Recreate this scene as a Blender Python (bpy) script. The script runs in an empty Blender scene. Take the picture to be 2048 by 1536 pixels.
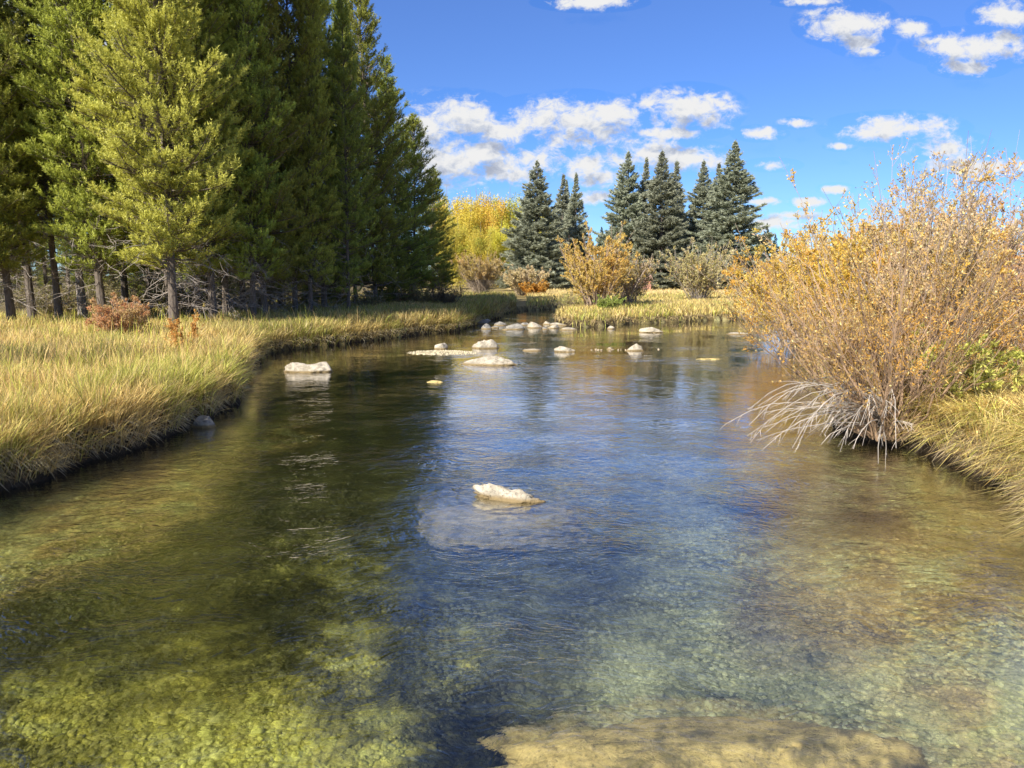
import bpy, math, random
import numpy as np
from mathutils import Vector, noise as mnoise

# ------------------------------------------------------------------ camera, sun, sky, exposure
S = bpy.context.scene
COL = S.collection
R = math.radians
FPX = 1479.0                       # focal length in photo pixels (2048 wide)
CAMH = 2.8
PITCH = R(8.31)
cam_d = bpy.data.cameras.new('camera'); cam = bpy.data.objects.new('camera', cam_d); COL.objects.link(cam)
cam_d.sensor_width = 36.0; cam_d.lens = 36.0 * FPX / 2048
cam_d.clip_start = 0.05; cam_d.clip_end = 6000
cam.location = (0, 0, CAMH); cam.rotation_euler = (math.pi/2 - PITCH, 0, 0)
S.camera = cam

SUN_DIR = Vector((-0.60, -0.80, 0)).normalized()
SUN_EL = R(37)
sd = Vector((SUN_DIR.x*math.cos(SUN_EL), SUN_DIR.y*math.cos(SUN_EL), math.sin(SUN_EL)))
sun_d = bpy.data.lights.new('sun', 'SUN'); sun = bpy.data.objects.new('sun', sun_d); COL.objects.link(sun)
sun_d.energy = 5.0; sun_d.angle = R(0.5); sun_d.color = (1.0, 0.93, 0.82)
sun.rotation_euler = (-sd).to_track_quat('-Z', 'Y').to_euler()

S.view_settings.view_transform = 'Standard'; S.view_settings.look = 'None'
S.view_settings.exposure = 0.93; S.view_settings.gamma = 1.0
S.render.engine = 'CYCLES'
S.cycles.max_bounces = 6; S.cycles.diffuse_bounces = 3; S.cycles.glossy_bounces = 3
S.cycles.transmission_bounces = 3; S.cycles.transparent_max_bounces = 10
S.cycles.sample_clamp_indirect = 6.0

def ray(px, py):
    a = (px-1024)/FPX; b = (768-py)/FPX
    c, s = math.cos(PITCH), math.sin(PITCH)
    return np.array([a, c + b*s, -s + b*c])
def onz(px, py, z=0.0):
    d = ray(px, py); t = (z-CAMH)/d[2]
    return np.array([d[0]*t, d[1]*t, z])
def aty(px, py, Y):
    d = ray(px, py); t = Y/d[1]
    return np.array([d[0]*t, Y, CAMH + d[2]*t])

# node helper
class NT:
    def __init__(s, tree): s.t = tree; s.n = tree.nodes; s.l = tree.links
    def new(s, typ, **kw):
        n = s.n.new(typ)
        for k, v in kw.items(): setattr(n, k, v)
        return n
    def link(s, a, b): s.l.new(a, b)
    def _in(s, sock, v):
        if isinstance(v, bpy.types.NodeSocket): s.link(v, sock)
        elif v is not None: sock.default_value = v
    def math(s, op, a, b=None, c=None, clamp=False):
        n = s.new('ShaderNodeMath', operation=op); n.use_clamp = clamp
        s._in(n.inputs[0], a)
        if b is not None: s._in(n.inputs[1], b)
        if c is not None: s._in(n.inputs[2], c)
        return n.outputs[0]
    def vmath(s, op, a, b=None, c=None):
        n = s.new('ShaderNodeVectorMath', operation=op)
        s._in(n.inputs[0], a)
        if b is not None: s._in(n.inputs[1], b)
        if c is not None: s._in(n.inputs[2], c)
        return n.outputs['Value'] if op in ('LENGTH', 'DOT_PRODUCT', 'DISTANCE') else n.outputs[0]
    def noise(s, vec, scale, detail=4, rough=0.5, dist=0.0, col=False):
        n = s.new('ShaderNodeTexNoise'); s._in(n.inputs['Vector'], vec)
        n.inputs['Scale'].default_value = scale; n.inputs['Detail'].default_value = detail
        n.inputs['Roughness'].default_value = rough; n.inputs['Distortion'].default_value = dist
        return n.outputs['Color'] if col else n.outputs['Fac']
    def ramp(s, fac, stops, interp='LINEAR'):
        n = s.new('ShaderNodeValToRGB'); s._in(n.inputs[0], fac)
        cr = n.color_ramp; cr.interpolation = interp
        while len(cr.elements) < len(stops): cr.elements.new(0.5)
        for e, (p, c) in zip(cr.elements, stops):
            e.position = p; e.color = (*c, 1) if len(c) == 3 else c
        return n.outputs[0]
    def mix(s, fac, a, b, typ='MIX'):
        n = s.new('ShaderNodeMix', data_type='RGBA', blend_type=typ)
        s._in(n.inputs[0], fac); s._in(n.inputs[6], a); s._in(n.inputs[7], b)
        return n.outputs[2]
    def smooth(s, v, lo, hi):
        n = s.new('ShaderNodeMapRange', interpolation_type='SMOOTHSTEP')
        s._in(n.inputs[0], v); n.inputs[1].default_value = lo; n.inputs[2].default_value = hi
        return n.outputs[0]

# cumulus cloud puffs: (cx, cy, rx, ry) in gnomonic sky coordinates given through their sight line
CL = [(870,250,78,50),(930,240,72,42),(985,258,78,38),(900,320,100,50),(965,305,85,34),(1000,340,62,24),
 (1080,238,78,34),(1150,248,100,46),(1225,228,72,26),(1300,208,46,18),(1372,218,84,36),(1420,238,42,26),(1350,266,60,12),
 (1080,322,54,28),(1040,348,40,20),(1185,332,52,26),(1235,325,66,34),(1305,312,74,30),(1385,318,62,26),(1210,352,54,20),
 (1190,396,38,13),(1520,267,40,12),(1592,246,30,9),(1545,330,42,10),(1790,258,104,25),(1740,266,54,15),(1680,293,24,7),
 (1895,292,68,20),(1950,332,90,20),(1690,45,72,36),(1722,84,46,22),(1820,55,40,16),(1742,102,28,11),
 (1960,96,108,30),(2010,80,50,22),(1940,134,56,17),(2015,30,56,27),(1180,4,80,15),(1620,4,56,9),
 (1600,432,46,9),(1550,446,70,15),(1525,402,28,8),(1615,404,30,9),(1672,378,28,9),
 (230,-580,300,110),(1960,-120,150,60),(2150,-260,240,60),(560,-150,160,40),(1250,-640,260,60),(120,60,240,90)]
W = bpy.data.worlds.new('World'); S.world = W; W.use_nodes = True
W.node_tree.nodes.clear()
g = bpy.data.node_groups.new('cloud_field', 'ShaderNodeTree')
g.interface.new_socket('P', in_out='INPUT', socket_type='NodeSocketVector')
g.interface.new_socket('D', in_out='OUTPUT', socket_type='NodeSocketFloat')
G = NT(g); gi = G.new('NodeGroupInput'); go = G.new('NodeGroupOutput')
pg = gi.outputs[0]
acc = None
HIGH = [(0.3, 1.75, 1.3, 0.75), (-1.6, 1.5, 0.9, 0.5), (0.0, 4.5, 3.0, 2.0)]  # overhead clouds out of view, added to whiten the fill light
for (cx, cy, rx, ry) in CL:
    d0 = ray(cx, cy); u, v = d0[0]/d0[1], d0[2]/d0[1]
    d1 = ray(cx+rx, cy); d2 = ray(cx, cy-ry)
    ru = 1.14*abs(d1[0]/d1[1]-u); rv = 1.15*abs(d2[2]/d2[1]-v)
    HIGH.append((u, v, ru, rv))
for (u, v, ru, rv) in HIGH:
    q = G.vmath('MULTIPLY_ADD', pg, (1/ru, 1/rv, 0), (-u/ru, -v/rv, 0))
    ln = G.vmath('LENGTH', q)
    acc = ln if acc is None else G.math('MINIMUM', acc, ln)
base = G.math('SUBTRACT', 1.0, acc)
n1 = G.noise(G.vmath('MULTIPLY', pg, (1, 1.5, 1)), 17.0, 9, 0.62, 0.3)
n2 = G.noise(G.vmath('MULTIPLY', pg, (1, 1.4, 1)), 52.0, 6, 0.68, 0.5)
tot = G.math('ADD', G.math('MULTIPLY_ADD', G.math('SUBTRACT', n1, 0.5), 2.9, base), G.math('MULTIPLY', G.math('SUBTRACT', n2, 0.5), 2.0))
tot = G.math('MULTIPLY', tot, G.math('MULTIPLY_ADD', base, 3.0, 1.1, clamp=True))
G.link(tot, go.inputs[0])
N = NT(W.node_tree)
tc = N.new('ShaderNodeTexCoord'); sep = N.new('ShaderNodeSeparateXYZ'); N.link(tc.outputs['Generated'], sep.inputs[0])
ay = N.math('MAXIMUM', N.math('ABSOLUTE', sep.outputs[1]), 0.08)
comb = N.new('ShaderNodeCombineXYZ')
N.link(N.math('DIVIDE', sep.outputs[0], ay), comb.inputs[0]); N.link(N.math('DIVIDE', sep.outputs[2], ay), comb.inputs[1])
P0 = comb.outputs[0]
def field(p):
    n = N.new('ShaderNodeGroup'); n.node_tree = g; N.link(p, n.inputs[0]); return n.outputs[0]
D0 = field(P0); D1 = field(N.vmath('ADD', P0, (-0.006, 0.021, 0)))
mask = N.math('MULTIPLY', N.smooth(D0, -0.10, 0.75), N.smooth(sep.outputs[2], 0.0, 0.04))
lit = N.math('SUBTRACT', 1.0, N.smooth(D1, 0.15, 1.3))
ccol = N.ramp(lit, [(0.0, (0.46, 0.51, 0.64)), (0.5, (0.68, 0.73, 0.84)), (1.0, (1.0, 1.0, 1.0))])
sky = N.new('ShaderNodeTexSky', sky_type='NISHITA'); sky.sun_disc = False
sky.sun_elevation = SUN_EL; sky.sun_rotation = math.atan2(SUN_DIR.x, SUN_DIR.y) % (2*math.pi)
sky.altitude = 2000; sky.air_density = 1.0; sky.dust_density = 0.0; sky.ozone_density = 3.0
hs = N.new('ShaderNodeHueSaturation'); hs.inputs['Saturation'].default_value = 1.08
N.link(sky.outputs[0], hs.inputs['Color'])
tintc = N.ramp(sep.outputs[2], [(0.0, (0.52, 0.72, 1.0)), (0.12, (0.60, 0.80, 1.12)), (0.40, (0.62, 0.86, 1.30))])
skyc = N.mix(1.0, hs.outputs[0], tintc, 'MULTIPLY')
b1 = N.new('ShaderNodeBackground'); N.link(skyc, b1.inputs[0]); b1.inputs[1].default_value = 0.077
b2 = N.new('ShaderNodeBackground'); N.link(ccol, b2.inputs[0]); b2.inputs[1].default_value = 0.46
mx = N.new('ShaderNodeMixShader'); N.link(mask, mx.inputs[0]); N.link(b1.outputs[0], mx.inputs[1]); N.link(b2.outputs[0], mx.inputs[2])
wo = N.new('ShaderNodeOutputWorld'); N.link(mx.outputs[0], wo.inputs[0])

# ------------------------------------------------------------------ numpy helpers
def h2(ix, iy, seed):
    n = (ix.astype(np.int64)*374761393 + iy.astype(np.int64)*668265263 + seed*974711) & 0xffffffff
    n = ((n ^ (n >> 13))*1274126177) & 0xffffffff
    return ((n ^ (n >> 16)) & 0xffff)/65535.0
def vn(x, y, seed=0):
    ix, iy = np.floor(x), np.floor(y); fx, fy = x-ix, y-iy
    fx = fx*fx*(3-2*fx); fy = fy*fy*(3-2*fy)
    a, b, c, d = h2(ix, iy, seed), h2(ix+1, iy, seed), h2(ix, iy+1, seed), h2(ix+1, iy+1, seed)
    return (a*(1-fx)+b*fx)*(1-fy) + (c*(1-fx)+d*fx)*fy
def fbm(x, y, seed=0, o=4):
    s, a, t = 0, 1.0, 0
    for k in range(o):
        s = s + a*vn(x*2**k+13.7*k, y*2**k-7.1*k, seed+k); t += a; a *= 0.5
    return s/t
def sstep(x, a, b):
    t = np.clip((x-a)/(b-a), 0, 1); return t*t*(3-2*t)
def nrm(v): return v/np.maximum(np.linalg.norm(v, axis=-1, keepdims=True), 1e-9)

class MB:
    """collects triangles and quads with a colour per vertex, makes ONE mesh object"""
    def __init__(s): s.v = []; s.c = []; s.f3 = []; s.f4 = []; s.n = 0; s.m3 = []; s.m4 = []
    def add(s, v, col, f3=None, f4=None, m=0):
        v = np.asarray(v, dtype=np.float32).reshape(-1, 3)
        c = np.broadcast_to(np.asarray(col, dtype=np.float32), (len(v), 3))
        s.v.append(v); s.c.append(c)
        if f3 is not None and len(f3): s.f3.append(np.asarray(f3)+s.n); s.m3.append(np.full(len(f3), m))
        if f4 is not None and len(f4): s.f4.append(np.asarray(f4)+s.n); s.m4.append(np.full(len(f4), m))
        s.n += len(v)
    def mesh(s, name, mats, smooth=False):
        me = bpy.data.meshes.new(name)
        V = np.concatenate(s.v); C = np.concatenate(s.c)
        F3 = np.concatenate(s.f3) if s.f3 else np.zeros((0, 3), int)
        F4 = np.concatenate(s.f4) if s.f4 else np.zeros((0, 4), int)
        me.vertices.add(len(V)); me.vertices.foreach_set('co', V.ravel())
        loops = np.concatenate([F3.ravel(), F4.ravel()]).astype(np.int32)
        me.loops.add(len(loops)); me.loops.foreach_set('vertex_index', loops)
        nf = len(F3)+len(F4); me.polygons.add(nf)
        st = np.concatenate([np.arange(len(F3))*3, len(F3)*3+np.arange(len(F4))*4]).astype(np.int32)
        me.polygons.foreach_set('loop_start', st)
        mi = np.concatenate(s.m3+s.m4).astype(np.int32)
        me.polygons.foreach_set('material_index', mi)
        me.polygons.foreach_set('use_smooth', np.full(nf, smooth))
        a = me.color_attributes.new('col', 'FLOAT_COLOR', 'POINT')
        a.data.foreach_set('color', np.concatenate([C, np.ones((len(C), 1), np.float32)], 1).astype(np.float32).ravel())
        for m in (mats if isinstance(mats, (list, tuple)) else [mats]): me.materials.append(m)
        me.update(calc_edges=True)
        return me
    def obj(s, name, mats, parent=None, smooth=False):
        o = bpy.data.objects.new(name, s.mesh(name, mats, smooth)); COL.objects.link(o)
        if parent: o.parent = parent
        return o

def tubes(mb, P, rad, col, sides=4, m=0):
    """P (n,k,3) polylines, rad (n,k)"""
    n, k, _ = P.shape
    if n == 0: return
    T = np.empty_like(P); T[:, 1:-1] = P[:, 2:]-P[:, :-2]; T[:, 0] = P[:, 1]-P[:, 0]; T[:, -1] = P[:, -1]-P[:, -2]
    T = nrm(T); main = nrm(P[:, -1]-P[:, 0])
    ref = np.where(np.abs(main[:, 2:3]) > 0.8, np.array([[1.0, 0, 0]]), np.array([[0, 0, 1.0]]))[:, None, :]
    U = nrm(np.cross(T, ref)); Wv = np.cross(T, U)
    a = np.arange(sides)*2*math.pi/sides
    V = P[:, :, None, :] + rad[:, :, None, None]*(np.cos(a)[:, None]*U[:, :, None, :] + np.sin(a)[:, None]*Wv[:, :, None, :])
    idx = np.arange(n*k*sides).reshape(n, k, sides); nx = np.roll(idx, -1, axis=2)
    F = np.stack([idx[:, :-1], nx[:, :-1], nx[:, 1:], idx[:, 1:]], -1).reshape(-1, 4)
    c = np.asarray(col, dtype=float)
    if c.ndim == 2: c = np.repeat(c, k*sides, axis=0)
    mb.add(V.reshape(-1, 3), c, f4=F, m=m)

def rperp(d, rng):
    r = rng.normal(size=d.shape); return nrm(np.cross(d, r))
def blades(mb, c, d, ln, w, col, rng, m=0):
    s = rperp(d, rng)*w[:, None]*0.5
    V = np.stack([c-s, c+s, c+d*ln[:, None]], 1)
    n = len(c); F = np.arange(n*3).reshape(n, 3)
    mb.add(V.reshape(-1, 3), np.repeat(col, 3, axis=0), f3=F, m=m)
def leaves(mb, c, d, ln, w, col, rng, m=0):
    s = rperp(d, rng)*w[:, None]*0.5
    L = d*ln[:, None]
    V = np.stack([c, c+L*0.45-s, c+L, c+L*0.45+s], 1)
    n = len(c); F = np.arange(n*4).reshape(n, 4)
    mb.add(V.reshape(-1, 3), np.repeat(col, 4, axis=0), f4=F, m=m)
def cmix(a, b, t): return np.asarray(a)*(1-t)[:, None] + np.asarray(b)*t[:, None]

def tag(o, label=None, cat=None, group=None, kind=None):
    if label: o['label'] = label
    if cat: o['category'] = cat
    if group: o['group'] = group
    if kind: o['kind'] = kind
    return o
def empty(name, loc, rz=0):
    o = bpy.data.objects.new(name, None); COL.objects.link(o); o.location = loc; o.rotation_euler = (0, 0, rz)
    o.empty_display_size = 0.2
    return o
def copy_tree(o):
    c = o.copy(); COL.objects.link(c)
    for ch in PARTS[o.name]:
        d = ch.copy(); COL.objects.link(d); d.parent = c
    return c
PARTS = {}

# ------------------------------------------------------------------ materials
def material(name):
    m = bpy.data.materials.new(name); m.use_nodes = True; m.node_tree.nodes.clear()
    n = NT(m.node_tree); out = n.new('ShaderNodeOutputMaterial'); return m, n, out
def attr(n): a = n.new('ShaderNodeAttribute'); a.attribute_name = 'col'; return a.outputs['Color']
def veg_mat(name, trans=0.3, rough=0.6, spec=0.2, var=0.25):
    m, n, out = material(name)
    c = attr(n); oi = n.new('ShaderNodeObjectInfo')
    hv = n.new('ShaderNodeHueSaturation'); n.link(c, hv.inputs['Color'])
    n.link(n.math('MULTIPLY_ADD', oi.outputs['Random'], 0.03, 0.485), hv.inputs['Hue'])
    n.link(n.math('MULTIPLY_ADD', oi.outputs['Random'], var, 1-var/2), hv.inputs['Value'])
    p = n.new('ShaderNodeBsdfPrincipled'); n.link(hv.outputs[0], p.inputs['Base Color'])
    p.inputs['Roughness'].default_value = rough; p.inputs['Specular IOR Level'].default_value = spec
    t = n.new('ShaderNodeBsdfTranslucent'); n.link(hv.outputs[0], t.inputs[0])
    mx = n.new('ShaderNodeMixShader'); mx.inputs[0].default_value = trans
    n.link(p.outputs[0], mx.inputs[1]); n.link(t.outputs[0], mx.inputs[2]); n.link(mx.outputs[0], out.inputs[0])
    return m
M_NEEDLE = veg_mat('needles', 0.34, 0.5, 0.3)
M_LEAF = veg_mat('leaves', 0.4, 0.55, 0.25, 0.1)
M_GRASS = veg_mat('grass', 0.42, 0.55, 0.3, 0.0)
def wood_mat(name):
    m, n, out = material(name)
    c = attr(n); geo = n.new('ShaderNodeNewGeometry')
    pos = n.vmath('MULTIPLY', geo.outputs['Position'], (6, 6, 1.6))
    nz = n.noise(pos, 3.0, 6, 0.65)
    col = n.mix(1.0, c, n.ramp(nz, [(0.3, (0.45, 0.42, 0.4)), (0.5, (0.9, 0.88, 0.86)), (0.75, (1.35, 1.3, 1.25))]), 'MULTIPLY')
    p = n.new('ShaderNodeBsdfPrincipled'); n.link(col, p.inputs['Base Color']); p.inputs['Roughness'].default_value = 0.9
    b = n.new('ShaderNodeBump'); b.inputs['Strength'].default_value = 0.8; b.inputs['Distance'].default_value = 0.03
    n.link(nz, b.inputs['Height']); n.link(b.outputs[0], p.inputs['Normal']); n.link(p.outputs[0], out.inputs[0])
    return m
M_BARK = wood_mat('bark')
def twig_mat():
    m, n, out = material('twigs')
    p = n.new('ShaderNodeBsdfPrincipled'); n.link(attr(n), p.inputs['Base Color']); p.inputs['Roughness'].default_value = 0.75
    n.link(p.outputs[0], out.inputs[0]); return m
M_TWIG = twig_mat()

def rock_mat(name, base, dark, wet=True):
    m, n, out = material(name)
    geo = n.new('ShaderNodeNewGeometry'); pos = geo.outputs['Position']
    sp = n.new('ShaderNodeSeparateXYZ'); n.link(pos, sp.inputs[0])
    a = n.noise(pos, 5.0, 8, 0.65); b_ = n.noise(pos, 26.0, 6, 0.7)
    vo = n.new('ShaderNodeTexVoronoi'); vo.feature = 'DISTANCE_TO_EDGE'; vo.inputs['Scale'].default_value = 4.0
    n.link(n.vmath('ADD', pos, n.noise(pos, 3.0, 3, 0.5, col=True)), vo.inputs['Vector'])
    col = n.mix(n.smooth(a, 0.40, 0.62), base, dark)
    col = n.mix(n.smooth(b_, 0.53, 0.68), col, tuple(x*0.45 for x in dark[:3])+(1,))
    if wet:
        zz = n.math('ADD', sp.outputs[2], n.math('MULTIPLY', n.math('SUBTRACT', a, 0.5), 0.06))
        wetf = n.math('SUBTRACT', 1.0, n.smooth(zz, 0.02, 0.075))
        col = n.mix(wetf, col, (0.20, 0.145, 0.065, 1))
        deep = n.math('SUBTRACT', 1.0, n.smooth(zz, -0.22, -0.02))
        col = n.mix(deep, col, tuple(x*0.7 for x in base[:3])+(1,))
    p = n.new('ShaderNodeBsdfPrincipled'); n.link(col, p.inputs['Base Color']); p.inputs['Roughness'].default_value = 0.85
    bm = n.new('ShaderNodeBump'); bm.inputs['Strength'].default_value = 0.9; bm.inputs['Distance'].default_value = 0.035
    n.link(n.math('ADD', n.math('ADD', a, n.math('MULTIPLY', b_, 0.5)), n.math('MULTIPLY', n.smooth(vo.outputs[0], 0.0, 0.06), 0.15)), bm.inputs['Height'])
    n.link(bm.outputs[0], p.inputs['Normal']); n.link(p.outputs[0], out.inputs[0])
    return m
M_ROCK = rock_mat('pale_rock', (0.46, 0.405, 0.31, 1), (0.28, 0.245, 0.18, 1))
M_ROCKG = rock_mat('grey_rock', (0.27, 0.255, 0.22, 1), (0.16, 0.15, 0.13, 1))
M_SUB = rock_mat('submerged_rock', (0.62, 0.48, 0.18, 1), (0.17, 0.14, 0.055, 1), wet=False)
M_SUB2 = rock_mat('submerged_dull_rock', (0.36, 0.31, 0.19, 1), (0.18, 0.16, 0.09, 1), wet=False)

# ------------------------------------------------------------------ terrain
LEFT = [(0,985),(60,968),(110,950),(190,925),(255,902),(300,885),(350,868),(395,852),(430,838),(462,812),(482,785),(498,752),(512,722),(535,708),(580,700),(650,692),(730,682),(800,674),(870,666),(925,661),(945,652),(962,644),(1000,636),(1003,629)]
FAR = [(1020,624),(1060,621),(1112,618)]
ISL = [(1116,628),(1112,640),(1128,650),(1150,655),(1200,653),(1260,648),(1310,646),(1400,642),(1480,639),(1556,636)]
RIGHT = [(1580,655),(1590,676),(1606,700),(1640,735),(1672,770),(1690,810),(1680,850),(1700,878),(1760,890),(1830,898),(1880,918),(1950,945),(2010,975),(2048,1005)]
def g2(l): return [tuple(onz(*p)[:2]) for p in l]
left = g2(LEFT); right = g2(RIGHT)
farR = [(8.0, 68.0), (14.0, 73.0), (30.0, 80.0), (60.0, 84.0), (60.0, 78.0), (30.0, 73.0), (12.0, 66.5), (6.0, 59.0)]   # channel bends away to the right behind the point
poly = [(-7.6, 4.0), (-8.2, -4.0), (-10, -25), ] [::-1] + left + g2(FAR) + farR + g2(ISL) + right + [(4.9, 5.2), (5.6, 2.0), (6.4, -4.0), (8.0, -25.0)]
poly = np.array(poly)
def sdist(x, y):
    """signed distance to the shoreline, positive on land"""
    x = np.asarray(x, float); y = np.asarray(y, float)
    out = np.full(x.shape, 1e9); ins = np.zeros(x.shape, bool)
    n = len(poly)
    for i in range(n):
        ax, ay_ = poly[i]; bx, by = poly[(i+1) % n]
        dx, dy = bx-ax, by-ay_
        t = np.clip(((x-ax)*dx+(y-ay_)*dy)/(dx*dx+dy*dy+1e-12), 0, 1)
        out = np.minimum(out, (x-ax-t*dx)**2+(y-ay_-t*dy)**2)
        c = (ay_ > y) != (by > y)
        with np.errstate(divide='ignore', invalid='ignore'):
            xi = (bx-ax)*(y-ay_)/(by-ay_+1e-15)+ax
        ins ^= c & (x < xi)
    d = np.sqrt(out)
    return np.where(ins, -d, d)
def sd_n(x, y):
    s = sdist(x, y)
    r = np.hypot(x, y)
    wob = (fbm(x*1.3, y*1.3, 5, 3)-0.5)*0.5*np.clip(r/14, 0.45, 1.3) + (fbm(x*6, y*6, 9, 2)-0.5)*0.09
    return s + wob*np.clip(1.2-np.abs(s)/3, 0, 1)
def height(x, y, s=None):
    if s is None: s = sd_n(x, y)
    r = np.hypot(x, y)
    near = np.clip((34-r)/14, 0, 1)
    top = 0.36 + 0.10*near
    land = top*sstep(s, 0.0, 0.16) + 0.25*(1-np.exp(-np.maximum(s, 0)/5)) + 0.12*(fbm(x*0.5, y*0.5, 21, 4)-0.5)*np.clip(s, 0, 1)
    land = land + 0.0009*np.maximum(r-60, 0)*np.clip(s/8, 0, 1)
    w = np.maximum(-s, 0)
    deep = 0.06+0.20*sstep(w, 0, 0.25) + 0.32*(1-np.exp(-w/2.0))
    sh = 0.25*sstep(x, 1.5, 4.5)*sstep(-y, -16, -6)               # shallower towards the right bank
    bed = -(deep-sh*sstep(w, 0.3, 1.0)) + 0.10*(fbm(x*0.8, y*0.8, 33, 3)-0.5) + 0.085*(fbm(x*4.5, y*4.5, 37, 3)-0.5)
    return np.where(s > 0, land, np.minimum(bed, -0.03))
def blob(x, y, px, py, rx, ry, rot=0, z=0.0):
    c = onz(px, py, z); dx, dy = x-c[0], y-c[1]
    cr, sr = math.cos(rot), math.sin(rot)
    return np.sqrt(((dx*cr+dy*sr)/rx)**2 + ((-dx*sr+dy*cr)/ry)**2)
def polar_grid():
    rs = [0.6, 1.2, 1.8, 2.4, 3.0]
    while rs[-1] < 2500:
        r = rs[-1]; rs.append(r*(1.0075 if r < 16 else 1.011 if r < 90 else 1.04))
    fine = np.radians(np.arange(-42, 42.01, 0.2)); coarse = np.radians(np.arange(45, 316, 3.0))
    a = np.concatenate([fine, coarse]); rs = np.array(rs)
    A, Rr = np.meshgrid(a, rs)
    x, y = Rr*np.sin(A), Rr*np.cos(A)
    na, nr = len(a), len(rs)
    idx = np.arange(na*nr).reshape(nr, na); nx = np.roll(idx, -1, axis=1)
    F = np.stack([idx[:-1], nx[:-1], nx[1:], idx[1:]], -1).reshape(-1, 4)
    F = F[:, ::-1]
    tri = np.stack([np.full(na, na*nr), nx[0], idx[0]], -1)
    return np.append(x.ravel(), 0.0), np.append(y.ravel(), 0.0), F, tri
gx, gy, gF, gT = polar_grid()
gs = sd_n(gx, gy); gz = height(gx, gy, gs)
def bed_col(x, y, s):
    n = len(x); w = np.maximum(-s, 0)
    f1 = fbm(x*0.9, y*0.9, 51, 4); f2 = fbm(x*3.3, y*3.3, 61, 4); f3 = fbm(x*0.35, y*0.35, 71, 3)
    c = np.tile(np.array([[0.046, 0.047, 0.016]]), (n, 1))          # olive brown algae over cobbles
    c = c*(0.5+1.0*f2)[:, None]
    # pale grey green gravel in midstream
    t = sstep(x, -1.0, 1.2)*sstep(f1+0.1, 0.32, 0.62)
    c = cmix(c, (0.17, 0.17, 0.085), t*0.85) if False else c*(1-t*0.85)[:, None] + np.array([0.27, 0.28, 0.16])*(t*0.85)[:, None]
    # deeper darker bed in the middle of the river, with streaks along the current
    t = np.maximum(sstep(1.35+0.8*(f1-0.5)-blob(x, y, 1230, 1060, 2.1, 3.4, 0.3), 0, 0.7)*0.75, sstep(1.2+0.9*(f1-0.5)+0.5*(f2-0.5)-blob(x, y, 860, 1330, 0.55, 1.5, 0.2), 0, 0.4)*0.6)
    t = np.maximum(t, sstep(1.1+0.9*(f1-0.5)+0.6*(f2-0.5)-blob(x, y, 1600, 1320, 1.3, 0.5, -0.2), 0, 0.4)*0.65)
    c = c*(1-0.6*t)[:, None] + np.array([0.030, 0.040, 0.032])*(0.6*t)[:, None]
    t = sstep(f3+0.5*(f1-0.5), 0.50, 0.62)*0.5
    c = c*(1-t)[:, None]
    # golden silt along the left bank
    t = sstep(2.3+1.2*(f1-0.5)-w, 0, 0.9)*sstep(-x, 1.0, 2.5)*sstep(60-y, 0, 30)
    c = c*(1-t)[:, None] + (np.array([0.30, 0.225, 0.075])*(0.6+0.7*f2)[:, None])*t[:, None]
    # bright yellow green algae, lower left
    t = sstep(1.25+1.4*(f1-0.5)+1.5*(f2-0.5)-blob(x, y, 250, 1400, 1.9, 1.9), 0, 1.0)
    c = c*(1-t)[:, None] + (np.array([0.27, 0.255, 0.05])*(0.25+1.3*f2)[:, None])*t[:, None]
    t = 0.7*sstep(1.0+1.6*(f2-0.5)-blob(x, y, 640, 1060, 0.8, 0.7), 0, 0.8)
    c = c*(1-t)[:, None] + (np.array([0.17, 0.165, 0.04]))*t[:, None]
    t = 0.75*sstep(1.0+0.8*(f1-0.5)-blob(x, y, 1640, 1180, 1.0, 0.9), 0, 0.35)
    c = c*(1-t)[:, None] + np.array([0.085, 0.07, 0.04])*t[:, None]
    # sandy right side
    t = sstep(2.6+1.5*(f1-0.5)-w, 0, 1.2)*sstep(x, 1.5, 3.5)*sstep(20-y, 0, 6)
    c = c*(1-t)[:, None] + (np.array([0.30, 0.235, 0.10])*(0.55+0.8*f2)[:, None])*t[:, None]
    t = sstep(y, 16, 26)*0.7
    c = c*(1-t)[:, None] + (np.array([0.15, 0.12, 0.045])*(0.5+1.0*f2)[:, None])*t[:, None]
    f4 = fbm(x*2.2+5, y*2.2, 81, 4)
    c = c*(0.40+1.15*sstep(0.5*f1+0.5*f4, 0.33, 0.66))[:, None]
    return np.minimum(c*1.8, 0.5)
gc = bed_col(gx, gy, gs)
soil = np.array([0.045, 0.034, 0.022])[None, :]*(0.5+fbm(gx*4, gy*4, 3, 3))[:, None]  # bank soil, its colour darkened to carry the shade of the undercut
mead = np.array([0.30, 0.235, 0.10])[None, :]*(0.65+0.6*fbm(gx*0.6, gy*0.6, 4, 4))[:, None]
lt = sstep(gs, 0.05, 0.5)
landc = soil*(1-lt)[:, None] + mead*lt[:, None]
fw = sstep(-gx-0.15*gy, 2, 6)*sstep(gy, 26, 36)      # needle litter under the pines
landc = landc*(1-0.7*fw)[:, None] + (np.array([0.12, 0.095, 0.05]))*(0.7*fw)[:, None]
isl = (gs > -0.14)
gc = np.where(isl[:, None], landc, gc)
mg, n, out = material('ground')
geo = n.new('ShaderNodeNewGeometry'); pos = geo.outputs['Position']
sp = n.new('ShaderNodeSeparateXYZ'); n.link(pos, sp.inputs[0])
wp = n.vmath('ADD', pos, n.vmath('SCALE', n.noise(pos, 9.0, 3, 0.5, col=True), None))
wn = n.n[-1] if False else None
vs = n.new('ShaderNodeVectorMath', operation='SCALE'); n.link(n.noise(pos, 7.0, 3, 0.6, col=True), vs.inputs[0]); vs.inputs['Scale'].default_value = 0.12
wpos = n.vmath('ADD', pos, vs.outputs[0])
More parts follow.
